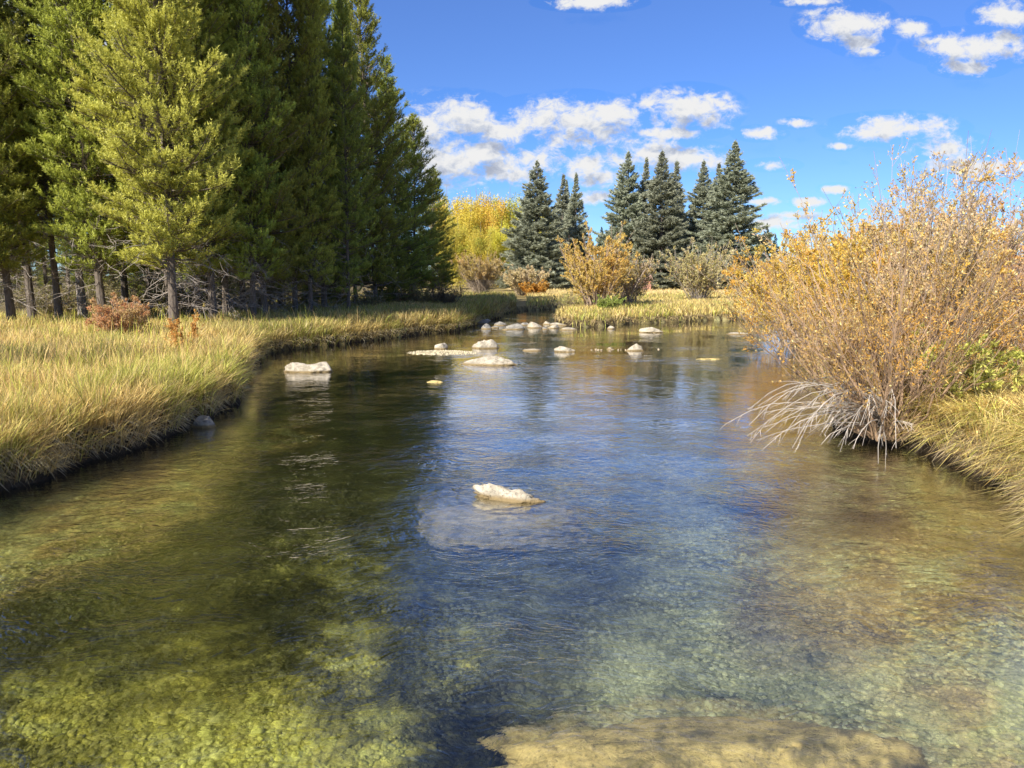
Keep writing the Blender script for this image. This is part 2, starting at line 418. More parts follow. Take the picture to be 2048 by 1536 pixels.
v1 = n.new('ShaderNodeTexVoronoi'); v1.inputs['Scale'].default_value = 11.0; n.link(wpos, v1.inputs['Vector'])
v2 = n.new('ShaderNodeTexVoronoi'); v2.inputs['Scale'].default_value = 27.0; n.link(wpos, v2.inputs['Vector'])
nz = n.noise(wpos, 16.0, 6, 0.7)
peb = n.math('ADD', n.math('MULTIPLY', v1.outputs['Distance'], 0.7), n.math('MULTIPLY', v2.outputs['Distance'], 0.4))
stone = n.ramp(v1.outputs['Color'], [(0.0, (0.35, 0.35, 0.35)), (0.5, (0.9, 0.9, 0.85)), (1.0, (2.1, 2.0, 1.7))])
mod = n.mix(0.75, (1, 1, 1, 1), stone)
mod = n.mix(1.0, mod, n.ramp(nz, [(0.3, (0.3, 0.3, 0.3)), (0.5, (0.95, 0.95, 0.95)), (0.7, (2.0, 2.0, 1.8))]), 'MULTIPLY')
mod = n.mix(1.0, mod, n.ramp(peb, [(0.15, (1.25, 1.25, 1.2)), (0.6, (0.4, 0.4, 0.4))]), 'MULTIPLY')
zone = n.smooth(n.noise(pos, 1.1, 4, 0.6, 0.5), 0.44, 0.60)
soft = n.ramp(n.noise(wpos, 5.0, 8, 0.75, 0.6), [(0.3, (0.25, 0.25, 0.25)), (0.5, (0.8, 0.8, 0.78)), (0.7, (1.7, 1.7, 1.55))])
mod = n.mix(n.math('MULTIPLY', zone, 0.8), mod, soft)
under = n.math('SUBTRACT', 1.0, n.smooth(sp.outputs[2], -0.03, 0.03))
mod = n.mix(under, n.ramp(nz, [(0.3, (0.6, 0.6, 0.6)), (0.7, (1.4, 1.4, 1.4))]), mod)
colr = n.mix(1.0, attr(n), mod, 'MULTIPLY')
p = n.new('ShaderNodeBsdfPrincipled'); n.link(colr, p.inputs['Base Color']); p.inputs['Roughness'].default_value = 0.9
p.inputs['Specular IOR Level'].default_value = 0.1
bm = n.new('ShaderNodeBump'); bm.inputs['Strength'].default_value = 0.8; bm.inputs['Distance'].default_value = 0.05
bm.invert = True; n.link(peb, bm.inputs['Height']); n.link(bm.outputs[0], p.inputs['Normal']); n.link(p.outputs[0], out.inputs[0])
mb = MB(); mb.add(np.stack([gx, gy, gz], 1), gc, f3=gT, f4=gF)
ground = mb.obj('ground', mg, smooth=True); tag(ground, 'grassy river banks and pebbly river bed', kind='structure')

# ------------------------------------------------------------------ water
mw, n, out = material('water')
geo = n.new('ShaderNodeNewGeometry'); pos = geo.outputs['Position']
sp = n.new('ShaderNodeSeparateXYZ'); n.link(pos, sp.inputs[0])
big = n.noise(pos, 0.35, 3, 0.5)                                   # where the current roughens the surface
vs = n.new('ShaderNodeVectorMath', operation='SCALE'); n.link(n.noise(pos, 0.8, 3, 0.5, col=True), vs.inputs[0]); vs.inputs['Scale'].default_value = 1.1
wpos = n.vmath('ADD', pos, vs.outputs[0])
vs2 = n.new('ShaderNodeVectorMath', operation='SCALE'); n.link(n.noise(pos, 2.0, 3, 0.5, col=True), vs2.inputs[0]); vs2.inputs['Scale'].default_value = 0.25
wpos2 = n.vmath('MULTIPLY', n.vmath('ADD', n.vmath('ADD', pos, vs2.outputs[0]), (-0.125, -0.125, 0)), (1, 1, 0))
w1 = n.noise(n.vmath('MULTIPLY', wpos, (1.0, 2.1, 1)), 2.9, 3, 0.45, 0.5)
w2 = n.noise(n.vmath('MULTIPLY', wpos, (1.1, 2.2, 1)), 8.5, 2, 0.45, 0.4)
w3 = n.noise(n.vmath('MULTIPLY', wpos, (1.0, 1.6, 1)), 38.0, 2, 0.5, 0.2)
calm = n.math('SUBTRACT', 1.0, n.math('MULTIPLY', n.smooth(sp.outputs[1], 7.0, 22.0), 0.78))
hgt = n.math('ADD', n.math('MULTIPLY', w1, 0.0135), n.math('MULTIPLY', calm, n.math('ADD', n.math('MULTIPLY', w2, 0.0090), n.math('MULTIPLY', w3, 0.0008))))
rough_zone = n.smooth(big, 0.38, 0.62)
rif = n.smooth(sp.outputs[1], 13.0, 34.0)
hgt = n.math('MULTIPLY', hgt, n.math('ADD', n.math('MULTIPLY_ADD', rough_zone, 0.75, 0.45), n.math('MULTIPLY', rif, -0.36)))
for (rx, ry, r0, amp) in ((1020, 1000, 0.42, 0.0022), (617, 744, 0.75, 0.003), (986, 730, 0.85, 0.003)):      # rings round the rocks
    c0 = onz(rx, ry)
    dd = n.vmath('LENGTH', n.vmath('SUBTRACT', wpos2, (float(c0[0]), float(c0[1])+0.1, 0.0)))
    ring = n.math('MULTIPLY', n.math('SINE', n.math('MULTIPLY', dd, 34.0)), n.math('MULTIPLY', n.math('EXPONENT', n.math('MULTIPLY', n.math('SUBTRACT', dd, r0), -2.6)), amp))
    hgt = n.math('ADD', hgt, n.math('MINIMUM', ring, amp*1.5))
bm = n.new('ShaderNodeBump'); bm.inputs['Strength'].default_value = 1.0; bm.inputs['Distance'].default_value = 1.0
n.link(hgt, bm.inputs['Height'])
cosi = n.math('ABSOLUTE', n.vmath('DOT_PRODUCT', bm.outputs[0], geo.outputs['Incoming']))
fres = n.math('MULTIPLY_ADD', n.math('POWER', n.math('SUBTRACT', 1.0, cosi, clamp=True), 5.0), 0.98, 0.02)
gl = n.new('ShaderNodeBsdfGlossy'); gl.inputs['Roughness'].default_value = 0.03; n.link(bm.outputs[0], gl.inputs['Normal'])
# caustic light painted as noise in the transparent tint, not focused by the ripples
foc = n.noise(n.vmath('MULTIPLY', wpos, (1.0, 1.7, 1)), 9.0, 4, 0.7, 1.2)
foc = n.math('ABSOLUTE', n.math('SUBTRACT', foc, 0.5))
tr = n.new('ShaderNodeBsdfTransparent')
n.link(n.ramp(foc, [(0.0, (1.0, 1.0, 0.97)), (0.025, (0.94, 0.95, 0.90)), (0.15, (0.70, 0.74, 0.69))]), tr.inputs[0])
rf = n.new('ShaderNodeBsdfRefraction'); rf.inputs['IOR'].default_value = 1.33; rf.inputs['Roughness'].default_value = 0.0
rf.inputs['Color'].default_value = (0.93, 0.95, 0.90, 1); n.link(bm.outputs[0], rf.inputs['Normal'])
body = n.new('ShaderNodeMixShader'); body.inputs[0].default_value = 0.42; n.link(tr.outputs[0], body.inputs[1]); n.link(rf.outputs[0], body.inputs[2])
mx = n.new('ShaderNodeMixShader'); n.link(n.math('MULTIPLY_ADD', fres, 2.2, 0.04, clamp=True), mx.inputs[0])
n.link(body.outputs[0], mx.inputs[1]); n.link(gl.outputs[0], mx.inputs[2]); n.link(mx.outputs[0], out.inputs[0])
mb = MB()
xs = np.linspace(-70, 70, 57); ys = np.linspace(-28, 96, 51)
X, Y = np.meshgrid(xs, ys); idx = np.arange(X.size).reshape(X.shape)
mb.add(np.stack([X.ravel(), Y.ravel(), np.zeros(X.size)], 1), (1, 1, 1), f4=np.stack([idx[:-1, :-1], idx[:-1, 1:], idx[1:, 1:], idx[1:, :-1]], -1).reshape(-1, 4))
water = mb.obj('river_water', mw, smooth=True); tag(water, 'clear rippled river water', kind='structure')

# ------------------------------------------------------------------ rocks
import bmesh
def rock_mesh(seed, sx, sy, sz, sub=4, jag=0.25, facets=5, lump=None, flat=False):
    bm_ = bmesh.new(); bmesh.ops.create_icosphere(bm_, subdivisions=sub, radius=1)
    rnd = random.Random(seed)
    cuts = [(Vector((rnd.gauss(0, 1), rnd.gauss(0, 1), rnd.gauss(0.2, 0.8))).normalized(), rnd.uniform(0.62, 0.9) if facets < 8 else rnd.uniform(0.42, 0.8)) for _ in range(facets)]
    off = Vector((seed*3.1, seed*1.7, seed*0.9))
    for v in bm_.verts:
        c = v.co.normalized()
        r = 1 + jag*mnoise.noise(c*1.4+off) + jag*0.55*mnoise.noise(c*3.2+off) + jag*0.36*mnoise.noise(c*7+off) + jag*0.22*abs(mnoise.noise(c*15+off)) + jag*0.15*mnoise.noise(c*31+off)
        p = c*r
        for nn, dd in cuts:
            e = p.dot(nn)-dd
            if e > 0: p = p-nn*e*(0.85 if facets < 8 else 0.97)
        if lump: p.z *= lump(p.x, p.y)
        v.co = Vector((p.x*sx, p.y*sy, p.z*sz))
    me = bpy.data.meshes.new('rock'); bm_.to_mesh(me); bm_.free()
    for pl in me.polygons: pl.use_smooth = True
    return me
def rock(px, py, wpx, hpx, label, mat=None, seed=1, jag=0.25, rz=0, depth=0.6, name='boulder', cat='boulder', sub=5, lump=None, tilt=0, z=0.0, group=None, facets=5):
    c = onz(px, py, z); dist = math.hypot(c[0], c[1])
    sx = wpx/FPX*dist/2; h = hpx/FPX*dist
    me = rock_mesh(seed, sx*1.08, sx*depth, h*1.12, sub, jag*1.35, facets, lump); me.materials.append(mat or M_ROCK)
    o = bpy.data.objects.new(name, me); COL.objects.link(o)
    o.location = (c[0], c[1]+sx*depth*0.5, z-h*0.12); o.rotation_euler = (0, tilt, rz)
    tag(o, label, cat, group); return o
rock(617, 744, 92, 19, 'long white boulder with two humps standing alone nearest the left bank', seed=3, lump=lambda x, y: 0.72+0.42*min(1, abs(x+0.08)*1.5), depth=0.45, jag=0.15, facets=2)
rock(881, 698, 29, 13, 'small rounded white boulder on top of the gravel bar', seed=5, jag=0.15)
rock(973, 697, 48, 17, 'rounded pale boulder right of the gravel bar', seed=6, jag=0.2)
rock(986, 730, 98, 17, 'long low white boulder, widest of the rocks in midstream', seed=7, depth=0.42, jag=0.2)
rock(1130, 704, 36, 13, 'small domed white boulder alone in midstream, above the reflected spruces', seed=8, jag=0.18)
rock(1268, 702, 31, 14, 'rounded white boulder at the end of a small line of stones in midstream', seed=9, jag=0.18)
rock(1064, 702, 38, 4, 'thin flat pale stone barely above the water between two domed boulders', seed=10, jag=0.15, sub=3)
rock(1219, 699, 12, 4, 'tiny pale stone just left of the rounded boulder in midstream', seed=11, sub=3, name='stone', cat='stone')
rock(1299, 665, 50, 10, 'flat-topped white rock with a long tail near the far bank', seed=12, jag=0.2, depth=0.5)
rock(1477, 669, 52, 4, 'very flat white rock just above the water beside the right bank willow', seed=13, jag=0.12, depth=0.5, sub=3)
rock(1222, 658, 15, 7, 'small pointed white stone near the far bank', seed=14, sub=3, name='stone', cat='stone')
rock(1141, 660, 32, 5, 'low pale rock at the right end of the rock weir', seed=15, sub=3)
rock(870, 765, 36, 3, 'brown flat stone barely breaking the surface in the left channel', seed=17, sub=3, mat=M_SUB, name='stone', cat='stone')
rock(1420, 719, 40, 2, 'low wet stone awash in the riffle left of the willow', seed=18, sub=3, mat=M_SUB, name='stone', cat='stone')
rock(406, 856, 46, 30, 'grey block of rock tilted against the left grassy bank', mat=M_ROCKG, seed=19, jag=0.12, tilt=R(24), depth=0.6, facets=9)
rock(1020, 1002, 126, 23, 'jagged cream boulder in the foreground with wet tan edge', seed=23, jag=0.42, rz=R(-20), depth=0.34, sub=5, facets=2, lump=lambda x, y: 0.85-0.35*x)
weir = [(938,652,26,9,M_ROCKG,'dark grey rock at the left end of the weir against the bank'),
 (963,649,34,17,M_ROCKG,'grey slab tilted up to a point, highest rock of the weir'),
 (974,659,40,14,M_ROCKG,'pale grey wedge in front of the tilted slab of the weir'),
 (1003,652,34,12,M_ROCKG,'dark grey flat rock in the shadowed middle of the weir'),
 (1027,660,44,15,M_ROCKG,'grey block with a bright right end in the weir'),
 (1071,657,46,15,M_ROCK,'largest cream coloured boulder of the weir'),
 (1097,650,24,9,M_ROCK,'small cream rock behind the largest weir boulder'),
 (1109,658,27,11,M_ROCK,'small pale rounded rock right of the largest weir boulder'),
 (1124,652,44,9,M_ROCK,'low pale rock of the weir touching the island grass')]
weir += [(951,646,20,8,M_ROCKG,'small dark rock behind the left end of the weir'), (989,657,22,8,M_ROCKG,'small wet dark rock between the wedge and the flat rock of the weir'),
 (1048,652,22,9,M_ROCKG,'dark rock in the gap left of the largest weir boulder'), (1010,661,18,6,M_ROCKG,'low dark stone in front of the middle of the weir'), (1090,660,18,6,M_ROCKG,'low wet stone in front of the right half of the weir')]
for i, (a, b, w_, h_, mm, lb) in enumerate(weir):
    rock(a, b-1, w_*1.15, h_*0.85, lb, mat=mm, seed=30+i, jag=0.25, depth=0.6, sub=3, tilt=R([8, -22, 14, -6, 10, -8, 12, -10, 6, 9, -9, 5, -5, 7][i]), name='weir_rock', cat='rock', group='rocks of the weir across the stream', facets=13)
def sub_rock(px, py, z, sx, sy, sz, rz, label, seed, mat=None):
    c = onz(px, py, z)
    me = rock_mesh(seed, sx, sy, sz, 6, 0.30, 3); me.materials.append(mat or M_SUB)
    o = bpy.data.objects.new('submerged_boulder', me); COL.objects.link(o)
    o.location = (c[0], c[1], z-sz*0.93); o.rotation_euler = (0, 0, rz); tag(o, label, 'boulder')
sub_rock(1515, 1485, -0.08, 1.45, 0.55, 0.40, R(-10), 'broad tan boulder under the clear water at the bottom of the picture', 41)
sub_rock(1000, 1015, -0.17, 1.15, 0.80, 0.30, R(-12), 'wide pale boulder under water around the jagged foreground rock', 42, M_SUB2)
sub_rock(820, 772, -0.12, 0.9, 0.5, 0.2, 0, 'tan flat rock just under the water in the left channel', 44)

def scatter_stones(name, pts, size, cols, mat, seed, label):
    rng = np.random.default_rng(seed)
    b = bmesh.new(); bmesh.ops.create_icosphere(b, subdivisions=2, radius=1)
    bv = np.array([v.co[:] for v in b.verts]); bf = np.array([[v.index for v in f.verts] for f in b.faces]); b.free()
    n_ = len(pts); a = rng.uniform(0, 2*math.pi, n_)
    sc = size[:, None]*rng.uniform(0.65, 1.25, (n_, 3))*np.array([1, 1, 0.6])
    dn = 1+0.22*rng.normal(size=(n_, 1, 1))*np.sin(bv[:, 0]*3+bv[:, 1]*2)[None, :, None]
    V = bv[None]*sc[:, None, :]*dn
    ca, sa = np.cos(a)[:, None], np.sin(a)[:, None]
    X_ = V[..., 0]*ca-V[..., 1]*sa; Y_ = V[..., 0]*sa+V[..., 1]*ca
    V = np.stack([X_, Y_, V[..., 2]], -1)+pts[:, None, :]
    F = (bf[None]+np.arange(n_)[:, None, None]*len(bv)).reshape(-1, 3)
    m_ = MB(); m_.add(V.reshape(-1, 3), np.repeat(cols, len(bv), axis=0), f3=F)
    o = m_.obj(name, mat, smooth=True); tag(o, label, 'stones', kind='stuff'); return o
M_PEB, n, out = material('pebbles')
geo = n.new('ShaderNodeNewGeometry')
nz = n.noise(geo.outputs['Position'], 40.0, 5, 0.65)
p = n.new('ShaderNodeBsdfPrincipled'); n.link(n.mix(1.0, attr(n), n.ramp(nz, [(0.3, (0.5, 0.5, 0.5)), (0.7, (1.5, 1.5, 1.4))]), 'MULTIPLY'), p.inputs['Base Color'])
p.inputs['Roughness'].default_value = 0.8; n.link(p.outputs[0], out.inputs[0])
rng = np.random.default_rng(1)
r_ = 3.4*np.exp(rng.uniform(0, 1, 44000)*math.log(18/3.4)); a_ = rng.uniform(-0.68, 0.68, 44000)
x_, y_ = r_*np.sin(a_), r_*np.cos(a_); s_ = sd_n(x_, y_)
k = (s_ < -0.25) & (fbm(x_*0.8, y_*0.8, 91, 3)+rng.uniform(-0.15, 0.15, len(x_)) > 0.47)
x_, y_, s_ = x_[k], y_[k], s_[k]
sz_ = np.clip(rng.lognormal(-4.15, 0.42, len(x_)), 0.009, 0.05)
pc = bed_col(x_, y_, s_)*rng.uniform(0.5, 1.1, len(x_))[:, None]
scatter_stones('river_cobbles', np.stack([x_, y_, height(x_, y_, s_)+sz_*0.15], 1), sz_, pc, M_PEB, 2, 'algae covered cobbles on the river bed')
# gravel bar
nb = 900; c = onz(885, 705); th = rng.uniform(0, 2*math.pi, nb); rr = np.sqrt(rng.uniform(0, 1, nb))
bx_, by_ = c[0]+rr*np.cos(th)*1.3, c[1]+rr*np.sin(th)*0.9
pt = np.stack([bx_, by_, 0.025*(1-rr**2)-0.015+rng.uniform(-.01, .01, nb)], 1)
scatter_stones('gravel_bar', pt, rng.uniform(0.015, 0.045, nb), np.array([[0.42, 0.36, 0.24]])*rng.uniform(0.6, 1.4, (nb, 1)), M_PEB, 3, 'low bar of pale gravel around a small white boulder')
nb = 26; c = onz(1240, 700); bx_ = c[0]+rng.normal(0, 0.7, nb); by_ = c[1]+rng.normal(0, 0.15, nb)
scatter_stones('gravel_line', np.stack([bx_, by_, rng.uniform(-.03, .02, nb)], 1), rng.uniform(0.02, 0.06, nb), np.array([[0.36, 0.29, 0.2]])*rng.uniform(0.6, 1.4, (nb, 1)), M_PEB, 4, 'short line of small stones awash in midstream')

# ------------------------------------------------------------------ grass
def grass(name, label, x, y, s, h, wid, cols, lean, seed, droop=0.15, z=None):
    rng = np.random.default_rng(seed); n_ = len(x)
    if z is None: z = height(x, y, s)-0.02
    P = np.stack([x, y, z], 1)
    t = np.array([0, 0.38, 0.72, 1.0])
    up = np.stack([np.zeros(n_), np.zeros(n_), h], 1)
    pts = P[:, None, :] + up[:, None, :]*(t-droop_arr(droop, n_)[:, None]*t**2.2)[..., None] + lean[:, None, :]*(t**1.8)[None, :, None]
    side = nrm(np.cross(np.concatenate([lean[:, :2]+1e-3, np.zeros((n_, 1))], 1)+rng.normal(0, .25, (n_, 3))*[1, 1, 0], [0, 0, 1.0]))
    side = np.where(rng.uniform(size=(n_, 1)) < 0.5, nrm(np.stack([rng.normal(size=n_), rng.normal(size=n_), np.zeros(n_)], 1)), side)
    ww = wid[:, None]*np.array([0.9, 1.0, 0.7])
    A = pts[:, :3]-side[:, None, :]*ww[..., None]*0.5; B = pts[:, :3]+side[:, None, :]*ww[..., None]*0.5
    V = np.concatenate([np.stack([A, B], 2).reshape(n_, 6, 3), pts[:, 3:]], 1)
    i = np.arange(n_)[:, None]*7
    F4 = np.concatenate([i+[0, 1, 3, 2], i+[2, 3, 5, 4]], 0); F3 = i+[4, 5, 6]
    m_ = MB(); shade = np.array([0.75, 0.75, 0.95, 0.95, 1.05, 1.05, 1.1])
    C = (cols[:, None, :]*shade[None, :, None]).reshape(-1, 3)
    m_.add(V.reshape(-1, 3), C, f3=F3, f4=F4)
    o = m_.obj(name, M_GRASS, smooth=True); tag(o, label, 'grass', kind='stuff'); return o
def droop_arr(d, n_): return np.full(n_, d) if np.isscalar(d) else d
def scatter(n_, r0, r1, a0, a1, seed, pw=1.0):
    rng = np.random.default_rng(seed)
    u = rng.uniform(0, 1, n_)
    r = r0*(r1/r0)**u if pw == 1.0 else r0+(r1-r0)*u**pw
    a = np.radians(rng.uniform(a0, a1, n_))
    x, y = r*np.sin(a), r*np.cos(a); s = sd_n(x, y)
    return x, y, s, r, rng
def clump_lean(x, y, rng, cell=0.38, k=0.9):
    cx, cy = np.floor(x/cell), np.floor(y/cell)
    ox = (cx+0.2+0.6*h2(cx, cy, 7))*cell; oy = (cy+0.2+0.6*h2(cx, cy, 8))*cell
    L = np.stack([(x-ox)/cell, (y-oy)/cell, np.zeros_like(x)], 1)*k
    return L, h2(cx, cy, 11)
STRAW = np.array([0.88, 0.68, 0.25]); GREEN = np.array([0.50, 0.54, 0.09]); TAN = np.array([0.70, 0.53, 0.29]); RUST = np.array([0.48, 0.26, 0.09]); PALE = np.array([0.66, 0.56, 0.36])
def gcols(x, y, rng, wg, wt, wr, ch):
    n_ = len(x)
    g1 = fbm(x*0.45, y*0.45, 101, 3); g2 = fbm(x*1.6, y*1.6, 111, 3)
    c = np.tile(STRAW, (n_, 1))
    def mixc(c, col, w): return c*(1-w)[:, None]+col*w[:, None]
    c = mixc(c, GREEN, np.clip(sstep(g1*0.6+g2*0.4+0.25*(ch-0.5)+0.3*(rng.uniform(size=n_)-0.5), 0.62-wg*0.35, 0.82-wg*0.35), 0, 1)*0.85)
    c = mixc(c, TAN, (rng.uniform(size=n_) < wt)*0.8)
    c = mixc(c, RUST, (rng.uniform(size=n_) < wr)*0.8)
    return c*rng.uniform(0.32, 1.25, (n_, 1))

# left meadow
def left_side(x, y): return x < -0.5-0.02*y
x, y, s, r, rng = scatter(420000, 8.0, 46, -50, -3, 201)
k = (s > 0.03) & left_side(x, y) & (y > 2) & (y < 47) & (rng.uniform(size=len(x)) < np.where(s < 1.5, 1.0, 0.72)) & ~((y > 25) & (x > -0.42*y+1.5))
x, y, s, r = x[k], y[k], s[k], r[k]
L, ch = clump_lean(x, y, rng)
hh = (0.42+0.38*fbm(x*0.5, y*0.5, 121, 3))*rng.uniform(0.55, 1.3, len(x))*(0.8+0.4*ch)
hh *= 1-0.25*sstep(r, 26, 40)
edge = np.clip(1-s/0.6, 0, 1)
e1 = 0.15; gxn = (sdist(x+e1, y)-sdist(x-e1, y))/(2*e1); gyn = (sdist(x, y+e1)-sdist(x, y-e1))/(2*e1)
L = L*hh[:, None]*0.5 + rng.normal(0, 0.14, (len(x), 3))*[1, 1, 0] + np.stack([-gxn, -gyn, 0*gxn], 1)*(edge*0.30*rng.uniform(0.3, 1.3, len(x)))[:, None] + np.array([0.05, 0.02, 0])
wd = np.maximum(0.005, 0.00075*r)*rng.uniform(0.7, 1.3, len(x))
grass('meadow_grass', 'tall golden green grass covering the left meadow', x, y, s, hh, wd, gcols(x, y, rng, 0.42, 0.18, 0.05, ch), L, 202, droop=0.12+0.45*edge*rng.uniform(0.3, 1, len(x)))
x, y, s, r, rng = scatter(9000, 9.0, 34, -50, -4, 207)
k = (s > 0.1) & left_side(x, y) & (rng.uniform(size=len(x)) < 0.33*(fbm(x*0.7, y*0.7, 208, 2) > 0.45)); x, y, s, r = x[k], y[k], s[k], r[k]
n_ = len(x)
grass('meadow_stalks', 'thin tall dry seed stalks standing above the left meadow', x, y, s, rng.uniform(0.7, 1.35, n_), np.maximum(0.005, 0.0006*r), np.where(rng.uniform(size=(n_, 1)) < 0.5, STRAW, GREEN*1.2), rng.normal(0, .16, (n_, 3))*[1, 1, 0], 209, droop=0.08)
# hanging dry fringe along left, island and shaded banks
def fringe(n_, name, label, sel, r0, r1, a0, a1, seed, hmax=0.34, col=PALE, wf=0.0008):
    x, y, s, r, rng = scatter(n_, r0, r1, a0, a1, seed)
    k = (s > -0.02) & (s < 0.20) & sel(x, y); x, y, s, r = x[k], y[k], s[k], r[k]
    e = 0.15; gx_ = (sdist(x+e, y)-sdist(x-e, y))/(2*e); gy_ = (sdist(x, y+e)-sdist(x, y-e))/(2*e)
    hh = hmax*rng.uniform(0.4, 1.0, len(x))
    L = np.stack([-gx_, -gy_, 0*gx_], 1)*(0.20+0.25*rng.uniform(size=len(x)))[:, None]*hmax/0.45 + rng.normal(0, 0.05, (len(x), 3))*[1, 1, 0]
    zz = np.maximum(height(x, y, s), 0.10+0.25*rng.uniform(size=len(x)))
    cc = np.where(rng.uniform(size=(len(x), 1)) < 0.55, col, TAN*0.8)*rng.uniform(0.5, 1.1, (len(x), 1))
    grass(name, label, x, y, s, hh, np.maximum(0.005, wf*r)*rng.uniform(0.7, 1.3, len(x)), cc, L, seed+1, droop=1.0+0.45*rng.uniform(size=len(x)), z=zz)
fringe(330000, 'bank_fringe', 'dry grass hanging over the edge of the left bank', lambda x, y: (x < -0.4) & (y > 3), 8, 60, -50, 2, 211)
# shaded grass under pines by the water
x, y, s, r, rng = scatter(230000, 24, 78, -32, 3, 221)
k = (s > 0.0) & (((y > 24) & (x > -0.42*y+0.5)) | (y > 46)) & (x < 0.3) & (rng.uniform(size=len(x)) < np.clip(1.3-s/14, 0.25, 1))
x, y, s, r = x[k], y[k], s[k], r[k]
L, ch = clump_lean(x, y, rng, 0.6)
edge = np.clip(1-s/0.8, 0, 1)
hh = (0.55+0.4*fbm(x*0.4, y*0.4, 131, 3))*rng.uniform(0.6, 1.2, len(x))
e1 = 0.2; gxn = (sdist(x+e1, y)-sdist(x-e1, y))/(2*e1); gyn = (sdist(x, y+e1)-sdist(x, y-e1))/(2*e1)
L = L*hh[:, None]*0.7 + np.stack([-gxn, -gyn, 0*gxn], 1)*(edge*0.4)[:, None]+rng.normal(0, .1, (len(x), 3))*[1, 1, 0]
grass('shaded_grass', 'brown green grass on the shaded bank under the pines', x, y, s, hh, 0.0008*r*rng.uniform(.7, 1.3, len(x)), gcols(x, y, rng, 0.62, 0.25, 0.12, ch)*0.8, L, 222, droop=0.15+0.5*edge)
# island and far meadow
x, y, s, r, rng = scatter(190000, 34, 120, -4, 38, 231)
k = (s > 0.0) & (x > 0.02*y) & (y > 40) & (rng.uniform(size=len(x)) < np.clip(1.4-s/20, 0.3, 1)); x, y, s, r = x[k], y[k], s[k], r[k]
L, ch = clump_lean(x, y, rng, 0.8)
hh = (0.45+0.35*fbm(x*0.3, y*0.3, 141, 3))*rng.uniform(0.5, 1.2, len(x))
gc_ = gcols(x, y, rng, 0.42, 0.30, 0.10, ch); far_ = sstep(s, 4, 12)[:, None]
gc_ = gc_*(1-far_)+(gc_*0.35+np.array([0.85, 0.62, 0.32])*0.65)*far_
grass('island_grass', 'yellow green grass on the far bank around the willows', x, y, s, hh, 0.0009*r*rng.uniform(.7, 1.3, len(x)), gc_, L*hh[:, None]*0.35+rng.normal(0, .14, (len(x), 3))*[1, 1, 0], 232, droop=0.2+0.5*np.clip(1-s/0.8, 0, 1)*rng.uniform(0.3, 1, len(x)))
fringe(120000, 'far_fringe', 'dry root fringe along the far bank', lambda x, y: (x > 0.02*y) & (y > 38), 34, 90, -4, 38, 241, hmax=0.3, col=TAN)
# right bank sedge
x, y, s, r, rng = scatter(430000, 5.0, 34, 14, 60, 251)
k = (s > 0.0) & (x > 0.2*y) & (y < 34) & (rng.uniform(size=len(x)) < np.clip(1.25-s/9, 0.35, 1)); x, y, s, r = x[k], y[k], s[k], r[k]
L, ch = clump_lean(x, y, rng, 0.55, 1.0)
edge = np.clip(1-s/1.1, 0, 1)
e1 = 0.15; gxn = (sdist(x+e1, y)-sdist(x-e1, y))/(2*e1); gyn = (sdist(x, y+e1)-sdist(x, y-e1))/(2*e1)
hh = (0.52+0.40*fbm(x*0.7, y*0.7, 151, 3))*rng.uniform(0.6, 1.25, len(x))
L = L*hh[:, None]*0.9 + np.stack([-gxn, -gyn, 0*gxn], 1)*((0.08+edge*0.24)*rng.uniform(0.2, 1.2, len(x)))[:, None]+rng.normal(0, .17, (len(x), 3))*[1, 1, 0]
cc = gcols(x, y, rng, 0.16, 0.30, 0.16, ch)*1.15
zz = height(x, y, s)-0.02+0.16*np.clip(edge*2, 0, 1)*(0.5+ch*0.5)
grass('sedge', 'drooping golden tan sedge on the right bank', x, y, s, hh, np.maximum(0.006, 0.0009*r)*rng.uniform(.7, 1.3, len(x)), cc, L, 252, droop=0.35+0.75*edge*rng.uniform(0.4, 1, len(x)), z=zz)
fringe(200000, 'sedge_fringe', 'pale dead sedge hanging down to the water on the right bank', lambda x, y: (x > 0.2*y), 5, 34, 14, 60, 261, hmax=0.5, col=PALE)

# ------------------------------------------------------------------ conifers
def crown_lines(rng, z, az, L, inc, curl, k=5, r0=None):
    t = np.linspace(0, 1, k)[None, :]
    rad = L[:, None]*t*np.cos(inc)[:, None]
    zz = z[:, None] + L[:, None]*(t*np.sin(inc)[:, None] + curl[:, None]*t**2)
    wob = rng.normal(0, 0.03, (len(z), k))*L[:, None]*t
    return np.stack([rad*np.cos(az)[:, None]-wob*np.sin(az)[:, None], rad*np.sin(az)[:, None]+wob*np.cos(az)[:, None], zz], -1)
def samp(P, i, t):
    k = P.shape[1]-1; f = np.clip(t*k, 0, k-1e-4); j = f.astype(int); w = (f-j)[:, None]
    return P[i, j]*(1-w)+P[i, j+1]*w, nrm(P[i, j+1]-P[i, j])
def trunk_tube(mb, rng, H, r, col, bend=0.15):
    k = 12; t = np.linspace(0, 1, k)
    ph = rng.uniform(0, 6, 2)
    P = np.stack([bend*np.sin(t*3+ph[0])*t, bend*np.sin(t*2.4+ph[1])*t, t*H-0.15], 1)[None]
    rad = (r*(1-t)**0.8+0.012+r*0.35*np.exp(-t*H/0.35))[None]
    tubes(mb, P, rad, col, 9); return P[0]
